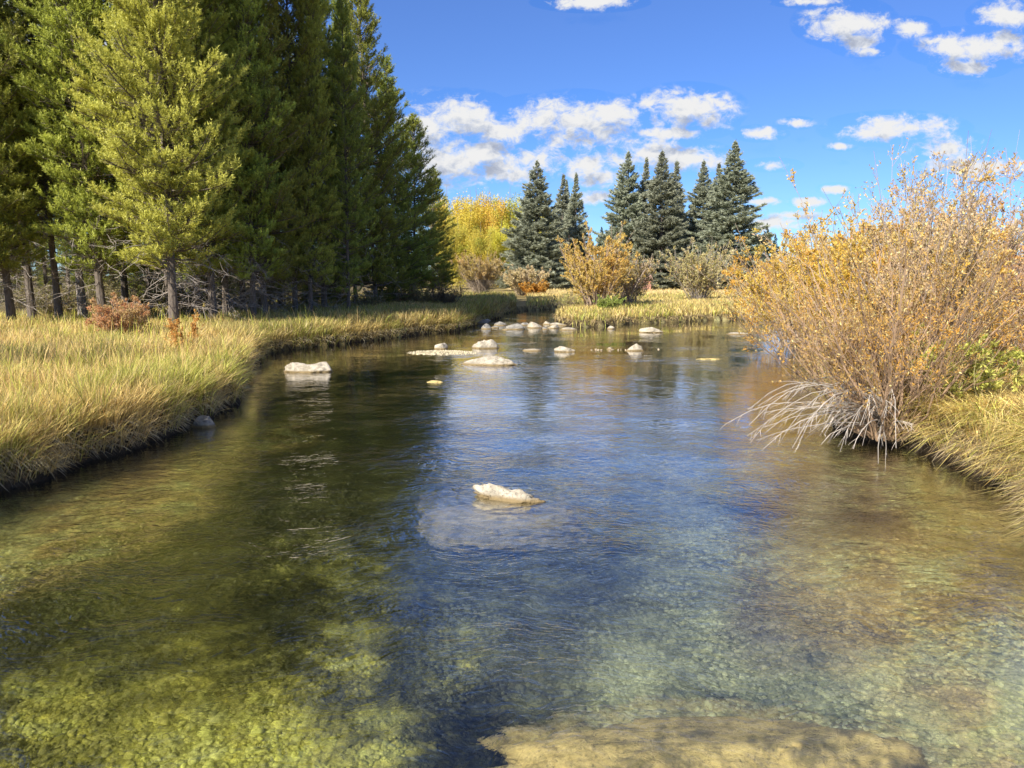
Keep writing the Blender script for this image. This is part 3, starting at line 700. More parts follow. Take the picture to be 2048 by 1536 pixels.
def make_pine(seed, H, zb, Rm, dens=1.0, yellow=0.0, bark=(0.145, 0.12, 0.095), dead=26, bright=1.0):
    rng = np.random.default_rng(seed)
    tb = MB(); TP = trunk_tube(tb, rng, H, 0.0055*H+0.02, bark)
    nb = int((H-zb)/0.32*6.0*dens)
    u = np.sort(rng.uniform(0, 1, nb))**1.0; z = zb+(H-zb)*u
    prof = Rm*np.minimum(1.0, (1-u)**0.62*1.15+0.03)*(0.72+0.28*np.minimum(1, u/0.12))
    lobes = 0.72+0.5*vn(z*0.8+seed, np.arange(nb)*0+seed, seed)
    L = prof*rng.uniform(0.45, 1.2, nb)*lobes; az = rng.uniform(0, 2*math.pi, nb)
    inc = R(-6)+R(38)*u+rng.normal(0, 0.12, nb); curl = rng.uniform(0.15, 0.60, nb)
    P = crown_lines(rng, z, az, L, inc, curl)
    bx = np.interp(z, TP[:, 2], TP[:, 0]); by = np.interp(z, TP[:, 2], TP[:, 1])
    P[..., 0] += bx[:, None]; P[..., 1] += by[:, None]
    tubes(tb, P, (0.012+0.016*L)[:, None]*np.linspace(1, 0.25, 5)[None], (0.17, 0.14, 0.11), 3)
    # side shoots
    ns = np.maximum(4, (L*13).astype(int)); i = np.repeat(np.arange(nb), ns)
    t = rng.uniform(0.0, 1, len(i))**0.5*0.80+0.22; c, d = samp(P, i, t)
    out = np.stack([np.cos(az[i]), np.sin(az[i]), 0*t], 1); lat = np.stack([-out[:, 1], out[:, 0], 0*t], 1)
    sg = rng.choice([-1, 1], len(i)); off = sg*rng.uniform(0, 0.42, len(i))*L[i]*(1.15-t)
    tip = c+lat*off[:, None]+out*(np.abs(off)*0.45)[:, None]+np.array([0, 0, 1.0])*(np.abs(off)*rng.uniform(0.0, 0.5, len(i)))[:, None]
    SP = np.stack([c, (c+tip)/2+rng.normal(0, .02, c.shape), tip], 1)
    big = np.abs(off) > 0.12
    tubes(tb, SP[big], np.array([[0.010, 0.007, 0.004]])*np.ones((big.sum(), 1)), (0.18, 0.15, 0.11), 3)
    sd_ = nrm(out*0.42+np.array([0, 0, 0.85])+lat*(sg*0.28)[:, None]+rng.normal(0, .25, c.shape))
    sl = rng.uniform(0.20, 0.46, len(i))
    # needles round every shoot
    nn = 22; j = np.repeat(np.arange(len(i)), nn); tt = rng.uniform(-0.15, 1, len(j))
    bc = tip[j]+sd_[j]*(sl[j]*tt)[:, None]
    rd = rperp(sd_[j], rng); nd = nrm(sd_[j]*0.7+rd*0.8)
    ln = rng.uniform(0.09, 0.16, len(j))*(1.15-0.3*tt); wd = rng.uniform(0.020, 0.034, len(j))
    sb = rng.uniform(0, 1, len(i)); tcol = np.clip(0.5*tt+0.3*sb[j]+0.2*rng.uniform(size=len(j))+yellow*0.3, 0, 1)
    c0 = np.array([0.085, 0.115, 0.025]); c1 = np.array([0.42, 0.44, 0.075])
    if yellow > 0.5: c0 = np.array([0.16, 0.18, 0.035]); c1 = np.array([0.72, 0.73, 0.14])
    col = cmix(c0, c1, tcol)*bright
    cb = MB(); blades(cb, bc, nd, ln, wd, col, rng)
    # dead bare branches under the crown
    if dead:
        z = rng.uniform(1.0, zb+2.5, dead); az = rng.uniform(0, 2*math.pi, dead); L = rng.uniform(0.5, 2.2, dead)*min(1.3, Rm/1.8)
        P = crown_lines(rng, z, az, L, rng.normal(R(-8), 0.2, dead), rng.uniform(-0.35, 0.15, dead), k=6)
        P[:, 1:] += rng.normal(0, 0.04, P[:, 1:].shape)
        tubes(tb, P, 0.017*np.linspace(1, 0.3, 6)[None]*np.ones((dead, 1)), (0.33, 0.29, 0.25), 3)
        m = dead*7; i = rng.integers(0, dead, m); t = rng.uniform(0.25, 1, m); c, d = samp(P, i, t)
        e = c+nrm(d+rng.normal(0, .7, d.shape))*rng.uniform(0.2, 0.75, m)[:, None]
        Q = np.stack([c, (c+e)/2+rng.normal(0, .05, c.shape), e], 1)
        tubes(tb, Q, np.array([[0.008, 0.006, 0.004]])*np.ones((m, 1)), (0.36, 0.32, 0.27), 3)
    return tb, cb
def make_spruce(seed, H, Rm, col0=(0.17, 0.19, 0.125), col1=(0.48, 0.50, 0.36), dens=1.0):
    rng = np.random.default_rng(seed)
    tb = MB(); trunk_tube(tb, rng, H, 0.010*H+0.03, (0.16, 0.13, 0.11), 0.05)
    zb = 0.5; nb = int(H*26*dens); u = rng.uniform(0, 1, nb)**1.15; z = zb+(H-zb)*u
    prof = Rm*((1-u)**0.86)*(0.86+0.14*np.minimum(1, u/0.08))*1.12+0.03
    az = rng.uniform(0, 2*math.pi, nb)
    L = prof*rng.uniform(0.62, 1.08, nb)*(0.72+0.55*vn(az*1.6+seed, z*0.7, seed))
    inc = R(-10)+R(48)*u**1.6+rng.normal(0, 0.07, nb); curl = 0.14+rng.uniform(0, 0.16, nb)
    P = crown_lines(rng, z, az, L, inc, curl)
    tubes(tb, P, (0.02+0.010*L)[:, None]*np.linspace(1, 0.2, 5)[None], (0.13, 0.11, 0.09), 3)
    ns = np.maximum(8, (L*17).astype(int)); i = np.repeat(np.arange(nb), ns)
    t = rng.uniform(0.0, 1, len(i))**0.65*0.85+0.17; c, d = samp(P, i, t)
    out = np.stack([np.cos(az[i]), np.sin(az[i]), 0*t], 1); lat = np.stack([-out[:, 1], out[:, 0], 0*t], 1)
    off = rng.choice([-1, 1], len(i))*rng.uniform(0, 0.30, len(i))*L[i]*(1.1-t)
    tip = c+lat*off[:, None]+out*(np.abs(off)*0.5)[:, None]-np.array([0, 0, 1.0])*(np.abs(off)*0.12)[:, None]
    sd_ = nrm(out*0.75+lat*np.sign(off)[:, None]*0.5+np.array([0, 0, 0.18])+rng.normal(0, .22, c.shape))
    nn = 4; j = np.repeat(np.arange(len(i)), nn)
    nd = nrm(sd_[j]+rng.normal(0, .42, (len(j), 3)))
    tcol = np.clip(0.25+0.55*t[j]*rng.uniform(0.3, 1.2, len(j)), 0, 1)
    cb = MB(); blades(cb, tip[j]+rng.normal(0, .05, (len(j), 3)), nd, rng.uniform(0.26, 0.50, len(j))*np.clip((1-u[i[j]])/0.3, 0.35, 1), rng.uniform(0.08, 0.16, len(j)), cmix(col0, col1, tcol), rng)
    # leader
    zz = rng.uniform(H-0.9, H+0.2, 40); cb_c = np.stack([0*zz, 0*zz, zz], 1)
    blades(cb, cb_c, nrm(np.stack([rng.normal(0, 1, 40), rng.normal(0, 1, 40), rng.uniform(0.8, 1.8, 40)], 1)), np.full(40, 0.3), np.full(40, 0.08), np.tile(np.array(col1)*0.9, (40, 1)), rng)
    return tb, cb
def tree_thing(name, parts, mats, loc, rz, sc, label, cat, group=None, names=('trunk', 'crown')):
    root = empty(name, loc, rz); root.rotation_euler.x = 0.022*math.sin(loc[0]*7.3); root.rotation_euler.y = 0.022*math.sin(loc[0]*11.7); root.scale = sc if isinstance(sc, tuple) else (sc, sc, sc)
    tag(root, label, cat, group); kids = []
    for (p_, m_, nm) in zip(parts, mats, names):
        if isinstance(p_, MB): o = p_.obj(nm, m_, parent=root)
        else: o = bpy.data.objects.new(nm, p_); COL.objects.link(o); o.parent = root
        kids.append(o)
    PARTS[root.name] = kids
    return root
def gz_at(x, y): return float(height(np.array([x]), np.array([y]))[0])

PV = {}
PVM = {}
def variant(key, fn, mats, names=('trunk', 'crown')):
    if key not in PVM:
        a = fn(); PVM[key] = [q.mesh(nm, m_) for q, m_, nm in zip(a, mats, names)]
    return PVM[key]
PK = {
 'yel':  lambda: make_pine(1, 24, 2.4, 2.35, 1.9, 1.0, dead=46, bright=1.0),
 'mid':  lambda: make_pine(9, 22, 2.2, 1.9, 1.6, 0.5, dead=40, bright=1.4),  # needle colour brightened so these pines look sunlit
 'a':    lambda: make_pine(2, 22, 4.6, 2.6, 1.0, 0.1, dead=40),
 'b':    lambda: make_pine(3, 22, 2.2, 2.4, 1.15, 0.5, dead=30),
 'c':    lambda: make_pine(4, 20, 1.6, 2.3, 1.1, 0.35, dead=24),
 'col':  lambda: make_pine(5, 19, 1.6, 2.5, 1.45, 0.5, dead=16),
 'col2': lambda: make_pine(6, 18, 1.4, 2.4, 1.3, 0.3, dead=16),
 'thin': lambda: make_pine(7, 22, 6.5, 1.4, 0.7, 0.3, bark=(0.34, 0.30, 0.26), dead=44),
 'back': lambda: make_pine(8, 21, 1.4, 2.3, 0.8, 0.1, dead=40),
}
HV = {'yel': 24, 'mid': 22, 'a': 22, 'b': 22, 'c': 20, 'col': 19, 'col2': 18, 'thin': 22, 'back': 21}
def pine(px, Y, H, kind, label, group=None, wide=1.0, rz=None, tilt=0):
    x = (px-1024)/FPX*Y/math.cos(PITCH)*1.0
    x = ray(px, 600)[0]/ray(px, 600)[1]*Y
    k = H/HV[kind]; ms = variant(kind, PK[kind], (M_BARK, M_NEEDLE))
    o = tree_thing('pine_tree', ms, (M_BARK, M_NEEDLE), (x, Y, gz_at(x, Y)), rz if rz is not None else (px*0.37) % 6.28, (k*wide, k*wide, k), label, 'pine tree', group)
    if tilt: o.rotation_euler.y = tilt
    return o
GP = 'pines of the left grove'
pine(62, 34, 23, 'a', 'tall pine with a pale sunlit trunk at the far left of the grove', GP)
pine(116, 33, 21, 'a', 'pine with a dark leaning trunk between the two pale trunks at the left', GP, rz=2.2, tilt=R(-3))
pine(164, 35, 26, 'thin', 'thin pine with a pale bare trunk and sparse crown against the sky', GP)
pine(-40, 30, 23, 'b', 'dark dense pine cut by the left edge of the picture', GP)
pine(250, 37, 24, 'b', 'dark pine just left of the bright yellow green pine', GP, rz=1.0)
pine(345, 29, 24, 'yel', 'large bright yellow green pine standing out at the front of the grove', GP, rz=0.6)
pine(395, 34, 23, 'b', 'dark pine right behind the bright yellow green pine', GP, rz=3.0)
pine(450, 34, 22, 'b', 'dark green pine with a thick double trunk right of the bright pine', GP, rz=4.4)
pine(486, 37, 21, 'a', 'slim trunked pine in the cluster of thin trunks in the grove middle', GP, rz=5.0)
pine(528, 34, 20, 'b', 'dark pine with two straight trunks above the shaded bank', GP, rz=0.2)
pine(590, 37, 18.5, 'c', 'dark pine in the middle of the grove, half shaded', GP, rz=1.9)
pine(648, 40, 18.6, 'col', 'pine with a sunlit yellow green spire rising out of the picture top', GP, rz=2.7, wide=1.1)
pine(697, 39, 16, 'c', 'shaded pine with a thin pale grey trunk lit from top to bottom', GP, rz=2.0, wide=0.85)
pine(712, 47, 19.6, 'col2', 'narrow pine spire, left of the two spires side by side', GP, rz=0.9, wide=0.85)
pine(752, 46, 18.9, 'col', 'sunlit pine spire, right of the two spires side by side', GP, rz=4.0, wide=1.0)
pine(790, 52, 16.6, 'col2', 'dark pine on the right shoulder of the grove below the twin spires', GP, rz=5.1, wide=1.2)
pine(828, 56, 13.8, 'col', 'shorter pine with upswept branches against the big cloud', GP, rz=1.2, wide=1.3)
pine(865, 62, 10.8, 'col2', 'small pine at the right end of the grove in front of the yellow trees', GP, rz=3.3, wide=1.4)
pine(560, 46, 20, 'back', 'tall dark pine behind the half shaded middle pines', GP)
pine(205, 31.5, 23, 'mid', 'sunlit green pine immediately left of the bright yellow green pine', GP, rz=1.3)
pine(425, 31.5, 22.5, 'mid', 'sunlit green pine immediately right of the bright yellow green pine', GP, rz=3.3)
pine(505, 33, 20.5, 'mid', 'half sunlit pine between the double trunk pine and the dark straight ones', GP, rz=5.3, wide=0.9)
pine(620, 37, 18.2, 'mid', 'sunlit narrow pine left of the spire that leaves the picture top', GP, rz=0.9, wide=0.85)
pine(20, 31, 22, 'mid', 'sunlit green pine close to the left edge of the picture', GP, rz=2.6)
BK = 'pines standing deep inside the grove'
rb = random.Random(5)
for i, (px, Y) in enumerate([(20,46),(90,50),(140,58),(200,48),(225,60),(290,52),(340,47),(410,44),(430,56),(500,50),(545,60),(620,52),(660,60),(690,66),(15,62),(180,70),(300,70),(390,66),(480,72),(600,70),(-30,52),(60,75),(250,80),(350,84),(450,86),(550,82)]):
    pine(px+rb.uniform(-8, 8), Y+rb.uniform(-2, 2), rb.uniform(15, 18) if px > 540 else rb.uniform(18, 22), rb.choice(['back', 'a', 'thin', 'back']), 'dark pine deep inside the grove, half hidden by the front trees', BK, rz=rb.uniform(0, 6))
for i in range(34):
    px = rb.uniform(-20, 860); Y = rb.uniform(44, 78)
    pine(px, Y, rb.uniform(2.5, 5.5), rb.choice(['col2', 'col2', 'c']), 'young bushy pine low among the trunks inside the grove', 'young pines under the grove', rz=rb.uniform(0, 6), wide=rb.uniform(1.3, 2.0))
# pines to the left outside the frame that throw the shade onto the meadow
for i, (x, y, H) in enumerate([(-22.9, -0.5, 18), (-25.4, -0.3, 19)]):
    ms = variant('back', PK['back'], (M_BARK, M_NEEDLE)); k = H/21
    tree_thing('pine_tree', ms, None or (M_BARK, M_NEEDLE), (x, y, gz_at(x, y)), i*1.3, (k, k, k), 'pine beyond the left edge of the picture shading the meadow', 'pine tree', 'pines left of the picture')

# spruces
SK = {'s1': lambda: make_spruce(11, 20, 4.6), 's2': lambda: make_spruce(12, 22, 4.6, dens=1.05), 's3': lambda: make_spruce(13, 14, 2.3),
      'far': lambda: make_spruce(14, 14, 2.8, (0.035, 0.055, 0.030), (0.10, 0.135, 0.075), 0.6)}
SH = {'s1': 20, 's2': 22, 's3': 14, 'far': 14}
def spruce(px, pytop, Y, kind, label, wpx=None, group='blue spruces beyond the far bank', rz=0, name='spruce_tree', z0=None):
    x = ray(px, 560)[0]/ray(px, 560)[1]*Y; z0 = gz_at(x, Y); H = aty(px, pytop, Y)[2]-z0
    k = H/SH[kind]; kw = k
    if wpx: kw = 1.26*(wpx/FPX*Y)/2/{'s1': 4.6, 's2': 4.6, 's3': 2.3, 'far': 2.8}[kind]
    ms = variant(kind, SK[kind], (M_BARK, M_NEEDLE))
    return tree_thing(name, ms, (M_BARK, M_NEEDLE), (x, Y, z0), rz, (kw, kw, k), label, 'spruce', group)
spruce(1070, 322, 108, 's1', 'broad blue green spruce standing apart beside the yellow trees', 124, rz=0.3)
spruce(1122, 352, 122, 's3', 'slender spruce, left of the thin pair between the broad spruces', 60, rz=1)
spruce(1152, 350, 118, 's3', 'slender spruce, right of the thin pair between the broad spruces', 56, rz=2)
spruce(1136, 362, 128, 's3', 'thin spruce top showing behind the slender pair', 44, rz=5)
spruce(1253, 305, 112, 's1', 'blue green spruce at the left end of the right hand spruce group', 110, rz=1.7)
spruce(1286, 320, 116, 's3', 'narrow spruce squeezed between two broad spruces', 62, rz=2.5)
spruce(1322, 303, 108, 's2', 'tall full spruce in the middle of the spruce group', 118, rz=3.4)
spruce(1345, 325, 116, 's3', 'narrow spruce spire rising right of the middle spruce', 70, rz=0.5)
spruce(1404, 322, 116, 's2', 'spruce half hidden left of the tallest spruce', 100, rz=4.1)
spruce(1432, 330, 120, 's3', 'narrow spruce top touching the tallest spruce on its left', 70, rz=4.6)
spruce(1458, 285, 104, 's2', 'tallest and broadest blue green spruce at the right end of the group', 140, rz=5.2)
rb = random.Random(8)
for i, (px, yt) in enumerate([(1526, 448), (1545, 470), (1565, 488), (1600, 470), (1640, 480), (1672, 462), (1700, 478), (1740, 486), (1800, 480), (1850, 455), (1885, 440), (1920, 470), (1960, 455), (2010, 450), (1180, 470), (1200, 455), (1228, 440), (1020, 480), (985, 500), (2060, 440)]):
    spruce(px, yt, 170+rb.uniform(-20, 60), 'far', 'small dark conifer on the horizon behind the willows', None, 'distant conifers on the horizon', rz=rb.uniform(0, 6), name='distant_conifer')
for i in range(46):
    px = -900+i*78+rb.uniform(-20, 20)
    if 880 < px < 1500: continue
    spruce(px, (455 if px < 900 else 500)+rb.uniform(-35, 20), (130 if px < 900 else 240)+rb.uniform(-20, 60), 'far', 'low dark conifer of the far treeline', None, 'conifers of the far treeline', rz=rb.uniform(0, 6), name='distant_conifer')

# ------------------------------------------------------------------ broadleaf trees (autumn cottonwoods)
def make_cottonwood(seed, H, Rm, ca, cb_):
    rng = np.random.default_rng(seed); tb = MB(); trunk_tube(tb, rng, H*0.9, 0.16, (0.24, 0.20, 0.15), 0.4)
    nl = 34; z = rng.uniform(0.02, 0.6, nl)**1.3*H; az = rng.uniform(0, 2*math.pi, nl); L = (H-z)*rng.uniform(0.35, 0.75, nl)
    inc = rng.uniform(R(58), R(80), nl); P = crown_lines(rng, z, az, L, inc, -0.05*np.ones(nl), k=6)
    P[:, 1:] += rng.normal(0, 0.12, P[:, 1:].shape)
    tubes(tb, P, 0.06*np.linspace(1, 0.2, 6)[None]*np.ones((nl, 1)), (0.26, 0.21, 0.14), 3)
    n_ = 26000; i = rng.integers(0, nl, n_); t = rng.uniform(0.0, 1.0, n_)**0.9; c, d = samp(P, i, t)
    spread = 0.55*(1.15-t)+0.22
    c = c+rng.normal(0, 1, c.shape)*spread[:, None]*np.array([1, 1, 1.3])*Rm/2.6
    cl = vn(c[:, 0]*1.1+seed*5, c[:, 2]*0.9, seed)*0.6+0.4*h2(i, i, seed)
    tcol = np.clip(cl*1.4-0.2+rng.normal(0, .12, n_), 0, 1)
    col = cmix(ca, cb_, tcol)
    lb = MB(); leaves(lb, c, nrm(rng.normal(size=c.shape)+[0, 0, 0.3]), rng.uniform(0.13, 0.25, n_), rng.uniform(0.09, 0.17, n_), col, rng)
    return tb, lb
YG = (0.60, 0.56, 0.09); OR = (0.86, 0.60, 0.11); YE = (0.82, 0.66, 0.10); GR = (0.38, 0.45, 0.08)
CK = {'w1': lambda: make_cottonwood(21, 16, 2.8, GR, YE), 'w2': lambda: make_cottonwood(22, 16, 2.8, YG, OR), 'w3': lambda: make_cottonwood(23, 16, 2.8, YG, YE)}
CW = [(905, 372, 150, 'w2', 'yellow tree with orange top beside the dark pines'), (938, 380, 146, 'w3', 'yellow green tree second from the pines'),
 (958, 370, 152, 'w3', 'bright yellow tree in the middle of the yellow clump'), (985, 374, 148, 'w2', 'yellow tree with orange patches in the yellow clump'),
 (1014, 370, 150, 'w1', 'green and yellow tree touching the broad blue spruce'), (920, 440, 128, 'w1', 'lower yellow green tree in front of the yellow clump near the pines'),
 (965, 450, 126, 'w1', 'lower green tree in front of the middle of the yellow clump'), (1000, 440, 130, 'w3', 'lower yellow green tree in front of the clump beside the spruce'),
 (890, 430, 118, 'w1', 'yellow green tree peeping out behind the last dark pine'), (1095, 405, 145, 'w1', 'yellow green tree seen between the broad and slender spruces'),
 (1045, 420, 150, 'w3', 'yellow green tree behind the lone broad spruce'), (1500, 490, 150, 'w1', 'pale tree low behind the tallest spruce'), (1212, 520, 130, 'w3', 'yellow bush like tree seen left of the spruce group')]
for i, (px, yt, Y, kd, lb) in enumerate(CW):
    x = ray(px, 560)[0]/ray(px, 560)[1]*Y; z0 = gz_at(x, Y); H = aty(px, yt-24, Y)[2]-z0; k = H/16
    tree_thing('yellow_tree', variant(kd, CK[kd], (M_BARK, M_LEAF)), (M_BARK, M_LEAF), (x, Y, z0), i*1.7, (k*1.0, k*1.0, k), lb, 'tree', 'autumn yellow trees')

# ------------------------------------------------------------------ willows and shrubs
def shrub(name, label, loc, H, Rm, seed, stems=40, sub=6, twig=5, nleaf=6000, leaf=(0.05, 0.015), cols=((0.6, 0.4, 0.08), (0.5, 0.3, 0.06)),
          wood=(0.30, 0.24, 0.18), lean=(0, 0), spread=0.9, rad=0.02, tipleaf=0.0, cat='shrub', group=None, leafz=0.12, dead=None, wmin=0.0, up=0.25, topbias=0.0, sides=4, barefrac=0.0):
    rng = np.random.default_rng(seed); tb = MB()
    az = rng.uniform(0, 2*math.pi, stems); th = spread*np.sqrt(rng.uniform(0.02, 1, stems))
    Ls = H*rng.uniform(0.62, 1.05, stems)/np.maximum(np.cos(th*0.75), 0.5)*(1-0.15*th)
    k = 7; t = np.linspace(0, 1, k)
    d0 = np.stack([np.sin(th)*np.cos(az)+lean[0], np.sin(th)*np.sin(az)+lean[1], np.cos(th)], 1); d0 = nrm(d0)
    base = np.stack([np.cos(az), np.sin(az), 0*az], 1)*(Rm*0.12*rng.uniform(0.2, 1.2, stems))[:, None]
    P = base[:, None, :]+d0[:, None, :]*(Ls[:, None]*t)[..., None]
    P[..., 2] += (Ls[:, None]*(0.18*t**2-0.02))*np.sin(th)[:, None]
    jit = np.cumsum(rng.normal(0, 0.031, P.shape)*Ls[:, None, None], axis=1); P[:, 1:] += jit[:, 1:]
    rr = np.maximum(rad*(rng.uniform(0.4, 1.0, stems)+0.9*(rng.uniform(size=stems) < 0.12))[:, None]*(1-0.82*t)[None], wmin)
    wc = np.array(wood)[None]*rng.uniform(0.6, 1.35, (stems, 1))
    tubes(tb, P, rr, wc, sides)
    m = stems*sub; i = np.repeat(np.arange(stems), sub); tt = rng.uniform(0.22, 0.95, m); c, d = samp(P, i, tt)
    L2 = Ls[i]*(1.08-tt)*rng.uniform(0.25, 0.6, m)
    d2 = nrm(d+rng.normal(0, 0.42, d.shape)+[0, 0, up])
    t5 = np.linspace(0, 1, 5)
    P2 = c[:, None]+d2[:, None]*(L2[:, None]*t5)[..., None]; P2[:, 1:] += np.cumsum(rng.normal(0, .03, (m, 4, 3))*L2[:, None, None], axis=1)
    tubes(tb, P2, np.maximum(rad*0.30*(1-0.75*t5)[None]*np.ones((m, 1)), wmin*0.8), wc[i]*1.05, 3)
    m3 = m*twig; i3 = np.repeat(np.arange(m), twig); t3 = rng.uniform(0.15, 1, m3); c3, d3 = samp(P2, i3, t3)
    L3 = L2[i3]*(1.1-t3)*rng.uniform(0.25, 0.7, m3)+0.03*H
    d3 = nrm(d3+rng.normal(0, 0.5, d3.shape)+[0, 0, up]); t4 = np.linspace(0, 1, 3)
    P3 = c3[:, None]+d3[:, None]*(L3[:, None]*t4)[..., None]; P3[:, 1] += rng.normal(0, .05, (m3, 3))*L3[:, None]
    tubes(tb, P3, np.maximum(rad*0.14*(1-0.6*t4)[None]*np.ones((m3, 1)), wmin*0.6), wc[i][i3]*1.1, 3)
    root = empty(name, loc); tag(root, label, cat, group); kids = []
    if dead: dead(tb, rng)
    kids.append(tb.obj('stems', M_TWIG, parent=root))
    if nleaf:
        q = rng.integers(0, m3, nleaf); tq = rng.uniform(0.05, 1, nleaf); c, d = samp(P3, q, tq)
        zf = c[:, 2]/H; keep = (zf > leafz) & (rng.uniform(size=nleaf) < np.clip(0.55+0.6*np.sin(np.clip(zf, 0, 1)*math.pi)-barefrac*np.clip(zf-0.6, 0, 1)*3+topbias*zf, 0.12, 1))
        c, d = c[keep], d[keep]; nk = len(c)
        cl = np.clip(vn(c[:, 0]*1.6/H*4+seed, c[:, 2]*1.3/H*4+c[:, 1]*2/H, seed)*1.3-0.15+rng.normal(0, .15, nk), 0, 1)
        col = cmix(cols[0], cols[1], cl)
        if len(cols) > 2:
            e_ = rng.uniform(size=nk) < 0.13; col[e_] = cols[2]
        col *= rng.uniform(0.7, 1.2, (nk, 1))
        lb_ = MB(); leaves(lb_, c, nrm(d*0.8+rng.normal(0, .6, d.shape)+[0, 0, .15]), 1.25*leaf[0]*rng.uniform(.6, 1.3, nk), 1.4*leaf[1]*rng.uniform(.7, 1.3, nk), col, rng)
        kids.append(lb_.obj('foliage', M_LEAF, parent=root))
    PARTS[root.name] = kids
    return root
def sh(px, Y, **kw):
    x = ray(px, 600)[0]/ray(px, 600)[1]*Y
    return dict(loc=(x, Y, gz_at(x, Y)-0.03), **kw)
GOLD = (0.72, 0.48, 0.09); ORG = (0.70, 0.36, 0.06); PYEL = (0.74, 0.63, 0.27); OLV = (0.48, 0.45, 0.15); PINK = (0.62, 0.46, 0.28); YLW = (0.72, 0.57, 0.11)
GW = (0.30, 0.255, 0.20)
# far shrubs
shrub('willow_bush', 'big golden orange willow on the point of the far bank', **sh(1192, 50, H=5.2, Rm=2.6, seed=301, stems=90, sub=6, twig=4, nleaf=80000, leaf=(0.075, 0.035), cols=((0.80, 0.58, 0.15), (0.80, 0.66, 0.18), (0.50, 0.48, 0.16)), wood=(0.36, 0.27, 0.20), spread=0.62, rad=0.03, wmin=0.008, leafz=0.08))
shrub('willow_bush', 'brown grey thinly leaved willow right behind the big golden willow', **sh(1250, 54, H=4.2, Rm=2.2, seed=302, stems=70, sub=6, twig=4, nleaf=11400, leaf=(0.10, 0.045), cols=(PINK, OLV, GOLD), wood=(0.34, 0.27, 0.22), spread=0.6, rad=0.03, wmin=0.009))
shrub('willow_bush', 'round brown willow dome with bare fanned stems above the shaded bank', **sh(961, 76, H=4.5, Rm=2.2, seed=303, stems=150, sub=5, twig=3, nleaf=34000, leaf=(0.10, 0.045), cols=((0.68, 0.48, 0.19), (0.56, 0.45, 0.16)), wood=(0.34, 0.27, 0.20), spread=0.66, rad=0.03, wmin=0.009, leafz=0.42, topbias=0.3))
shrub('willow_bush', 'pale olive willow in front of the spruce group', **sh(1398, 62, H=4.9, Rm=2.4, seed=304, stems=80, sub=6, twig=4, nleaf=20900, leaf=(0.12, 0.06), cols=((0.68, 0.64, 0.32), OLV, PINK), wood=(0.30, 0.26, 0.21), spread=0.68, rad=0.03, wmin=0.010, leafz=0.2))
shrub('willow_bush', 'tan leaved bush between the round willow and the lone spruce', **sh(1045, 84, H=3.4, Rm=2.4, seed=305, stems=60, sub=5, twig=4, nleaf=15200, leaf=(0.15, 0.07), cols=((0.72, 0.60, 0.34), (0.60, 0.52, 0.25)), wood=(0.42, 0.33, 0.24), spread=0.9, rad=0.03, wmin=0.012))
shrub('orange_bush', 'low bright orange bush in the far meadow in front of the lone spruce', **sh(1070, 78, H=1.7, Rm=1.6, seed=306, stems=60, sub=4, twig=3, nleaf=13300, leaf=(0.13, 0.06), cols=((0.62, 0.27, 0.05), (0.55, 0.30, 0.08)), wood=(0.35, 0.2, 0.1), spread=1.1, rad=0.02, wmin=0.010, leafz=0.0))
shrub('dark_bush', 'small dark bare bush on the shaded bank in front of the last pines', **sh(893, 50, H=1.9, Rm=1.0, seed=307, stems=70, sub=5, twig=3, nleaf=2850, leaf=(0.07, 0.03), cols=((0.16, 0.13, 0.06), (0.20, 0.16, 0.07)), wood=(0.13, 0.10, 0.08), spread=0.75, rad=0.02, wmin=0.007))
shrub('twiggy_bush', 'small bare twiggy bush at the tip of the far bank beside the weir', **sh(1137, 50, H=1.5, Rm=1.0, seed=308, stems=46, sub=5, twig=3, nleaf=2280, leaf=(0.07, 0.03), cols=((0.45, 0.36, 0.18), OLV), wood=(0.33, 0.26, 0.20), spread=0.9, rad=0.015, wmin=0.006, lean=(-0.2, -0.1)))
shrub('green_shrub', 'fresh green leafy plant at the foot of the big golden willow', **sh(1215, 46, H=1.2, Rm=0.9, seed=309, stems=50, sub=4, twig=3, nleaf=9500, leaf=(0.07, 0.04), cols=((0.30, 0.38, 0.07), (0.45, 0.46, 0.14)), wood=(0.25, 0.28, 0.1), spread=0.9, rad=0.01, wmin=0.006, leafz=0.0))
shrub('willow_bush', 'orange willow behind the foreground willow at its left side', **sh(1590, 30, H=4.3, Rm=2.4, seed=310, stems=90, sub=6, twig=4, nleaf=38000, leaf=(0.07, 0.03), cols=(GOLD, ORG, PYEL), wood=(0.34, 0.27, 0.2), spread=0.75, rad=0.02, wmin=0.005))
shrub('willow_bush', 'thin grey willow with few leaves far behind the foreground willow', **sh(1690, 44, H=5.6, Rm=3.0, seed=311, stems=90, sub=6, twig=4, nleaf=22800, leaf=(0.09, 0.04), cols=(PYEL, GOLD, OLV), wood=(0.36, 0.31, 0.25), spread=0.7, rad=0.02, wmin=0.007))
shrub('willow_bush', 'pale stemmed willow bush low on the far meadow beside the tallest spruce', **sh(1505, 60, H=2.3, Rm=2.0, seed=312, stems=60, sub=5, twig=4, nleaf=6650, leaf=(0.10, 0.045), cols=(PINK, OLV, GOLD), wood=(0.40, 0.33, 0.27), spread=0.95, rad=0.02, wmin=0.009))
rb = random.Random(12)
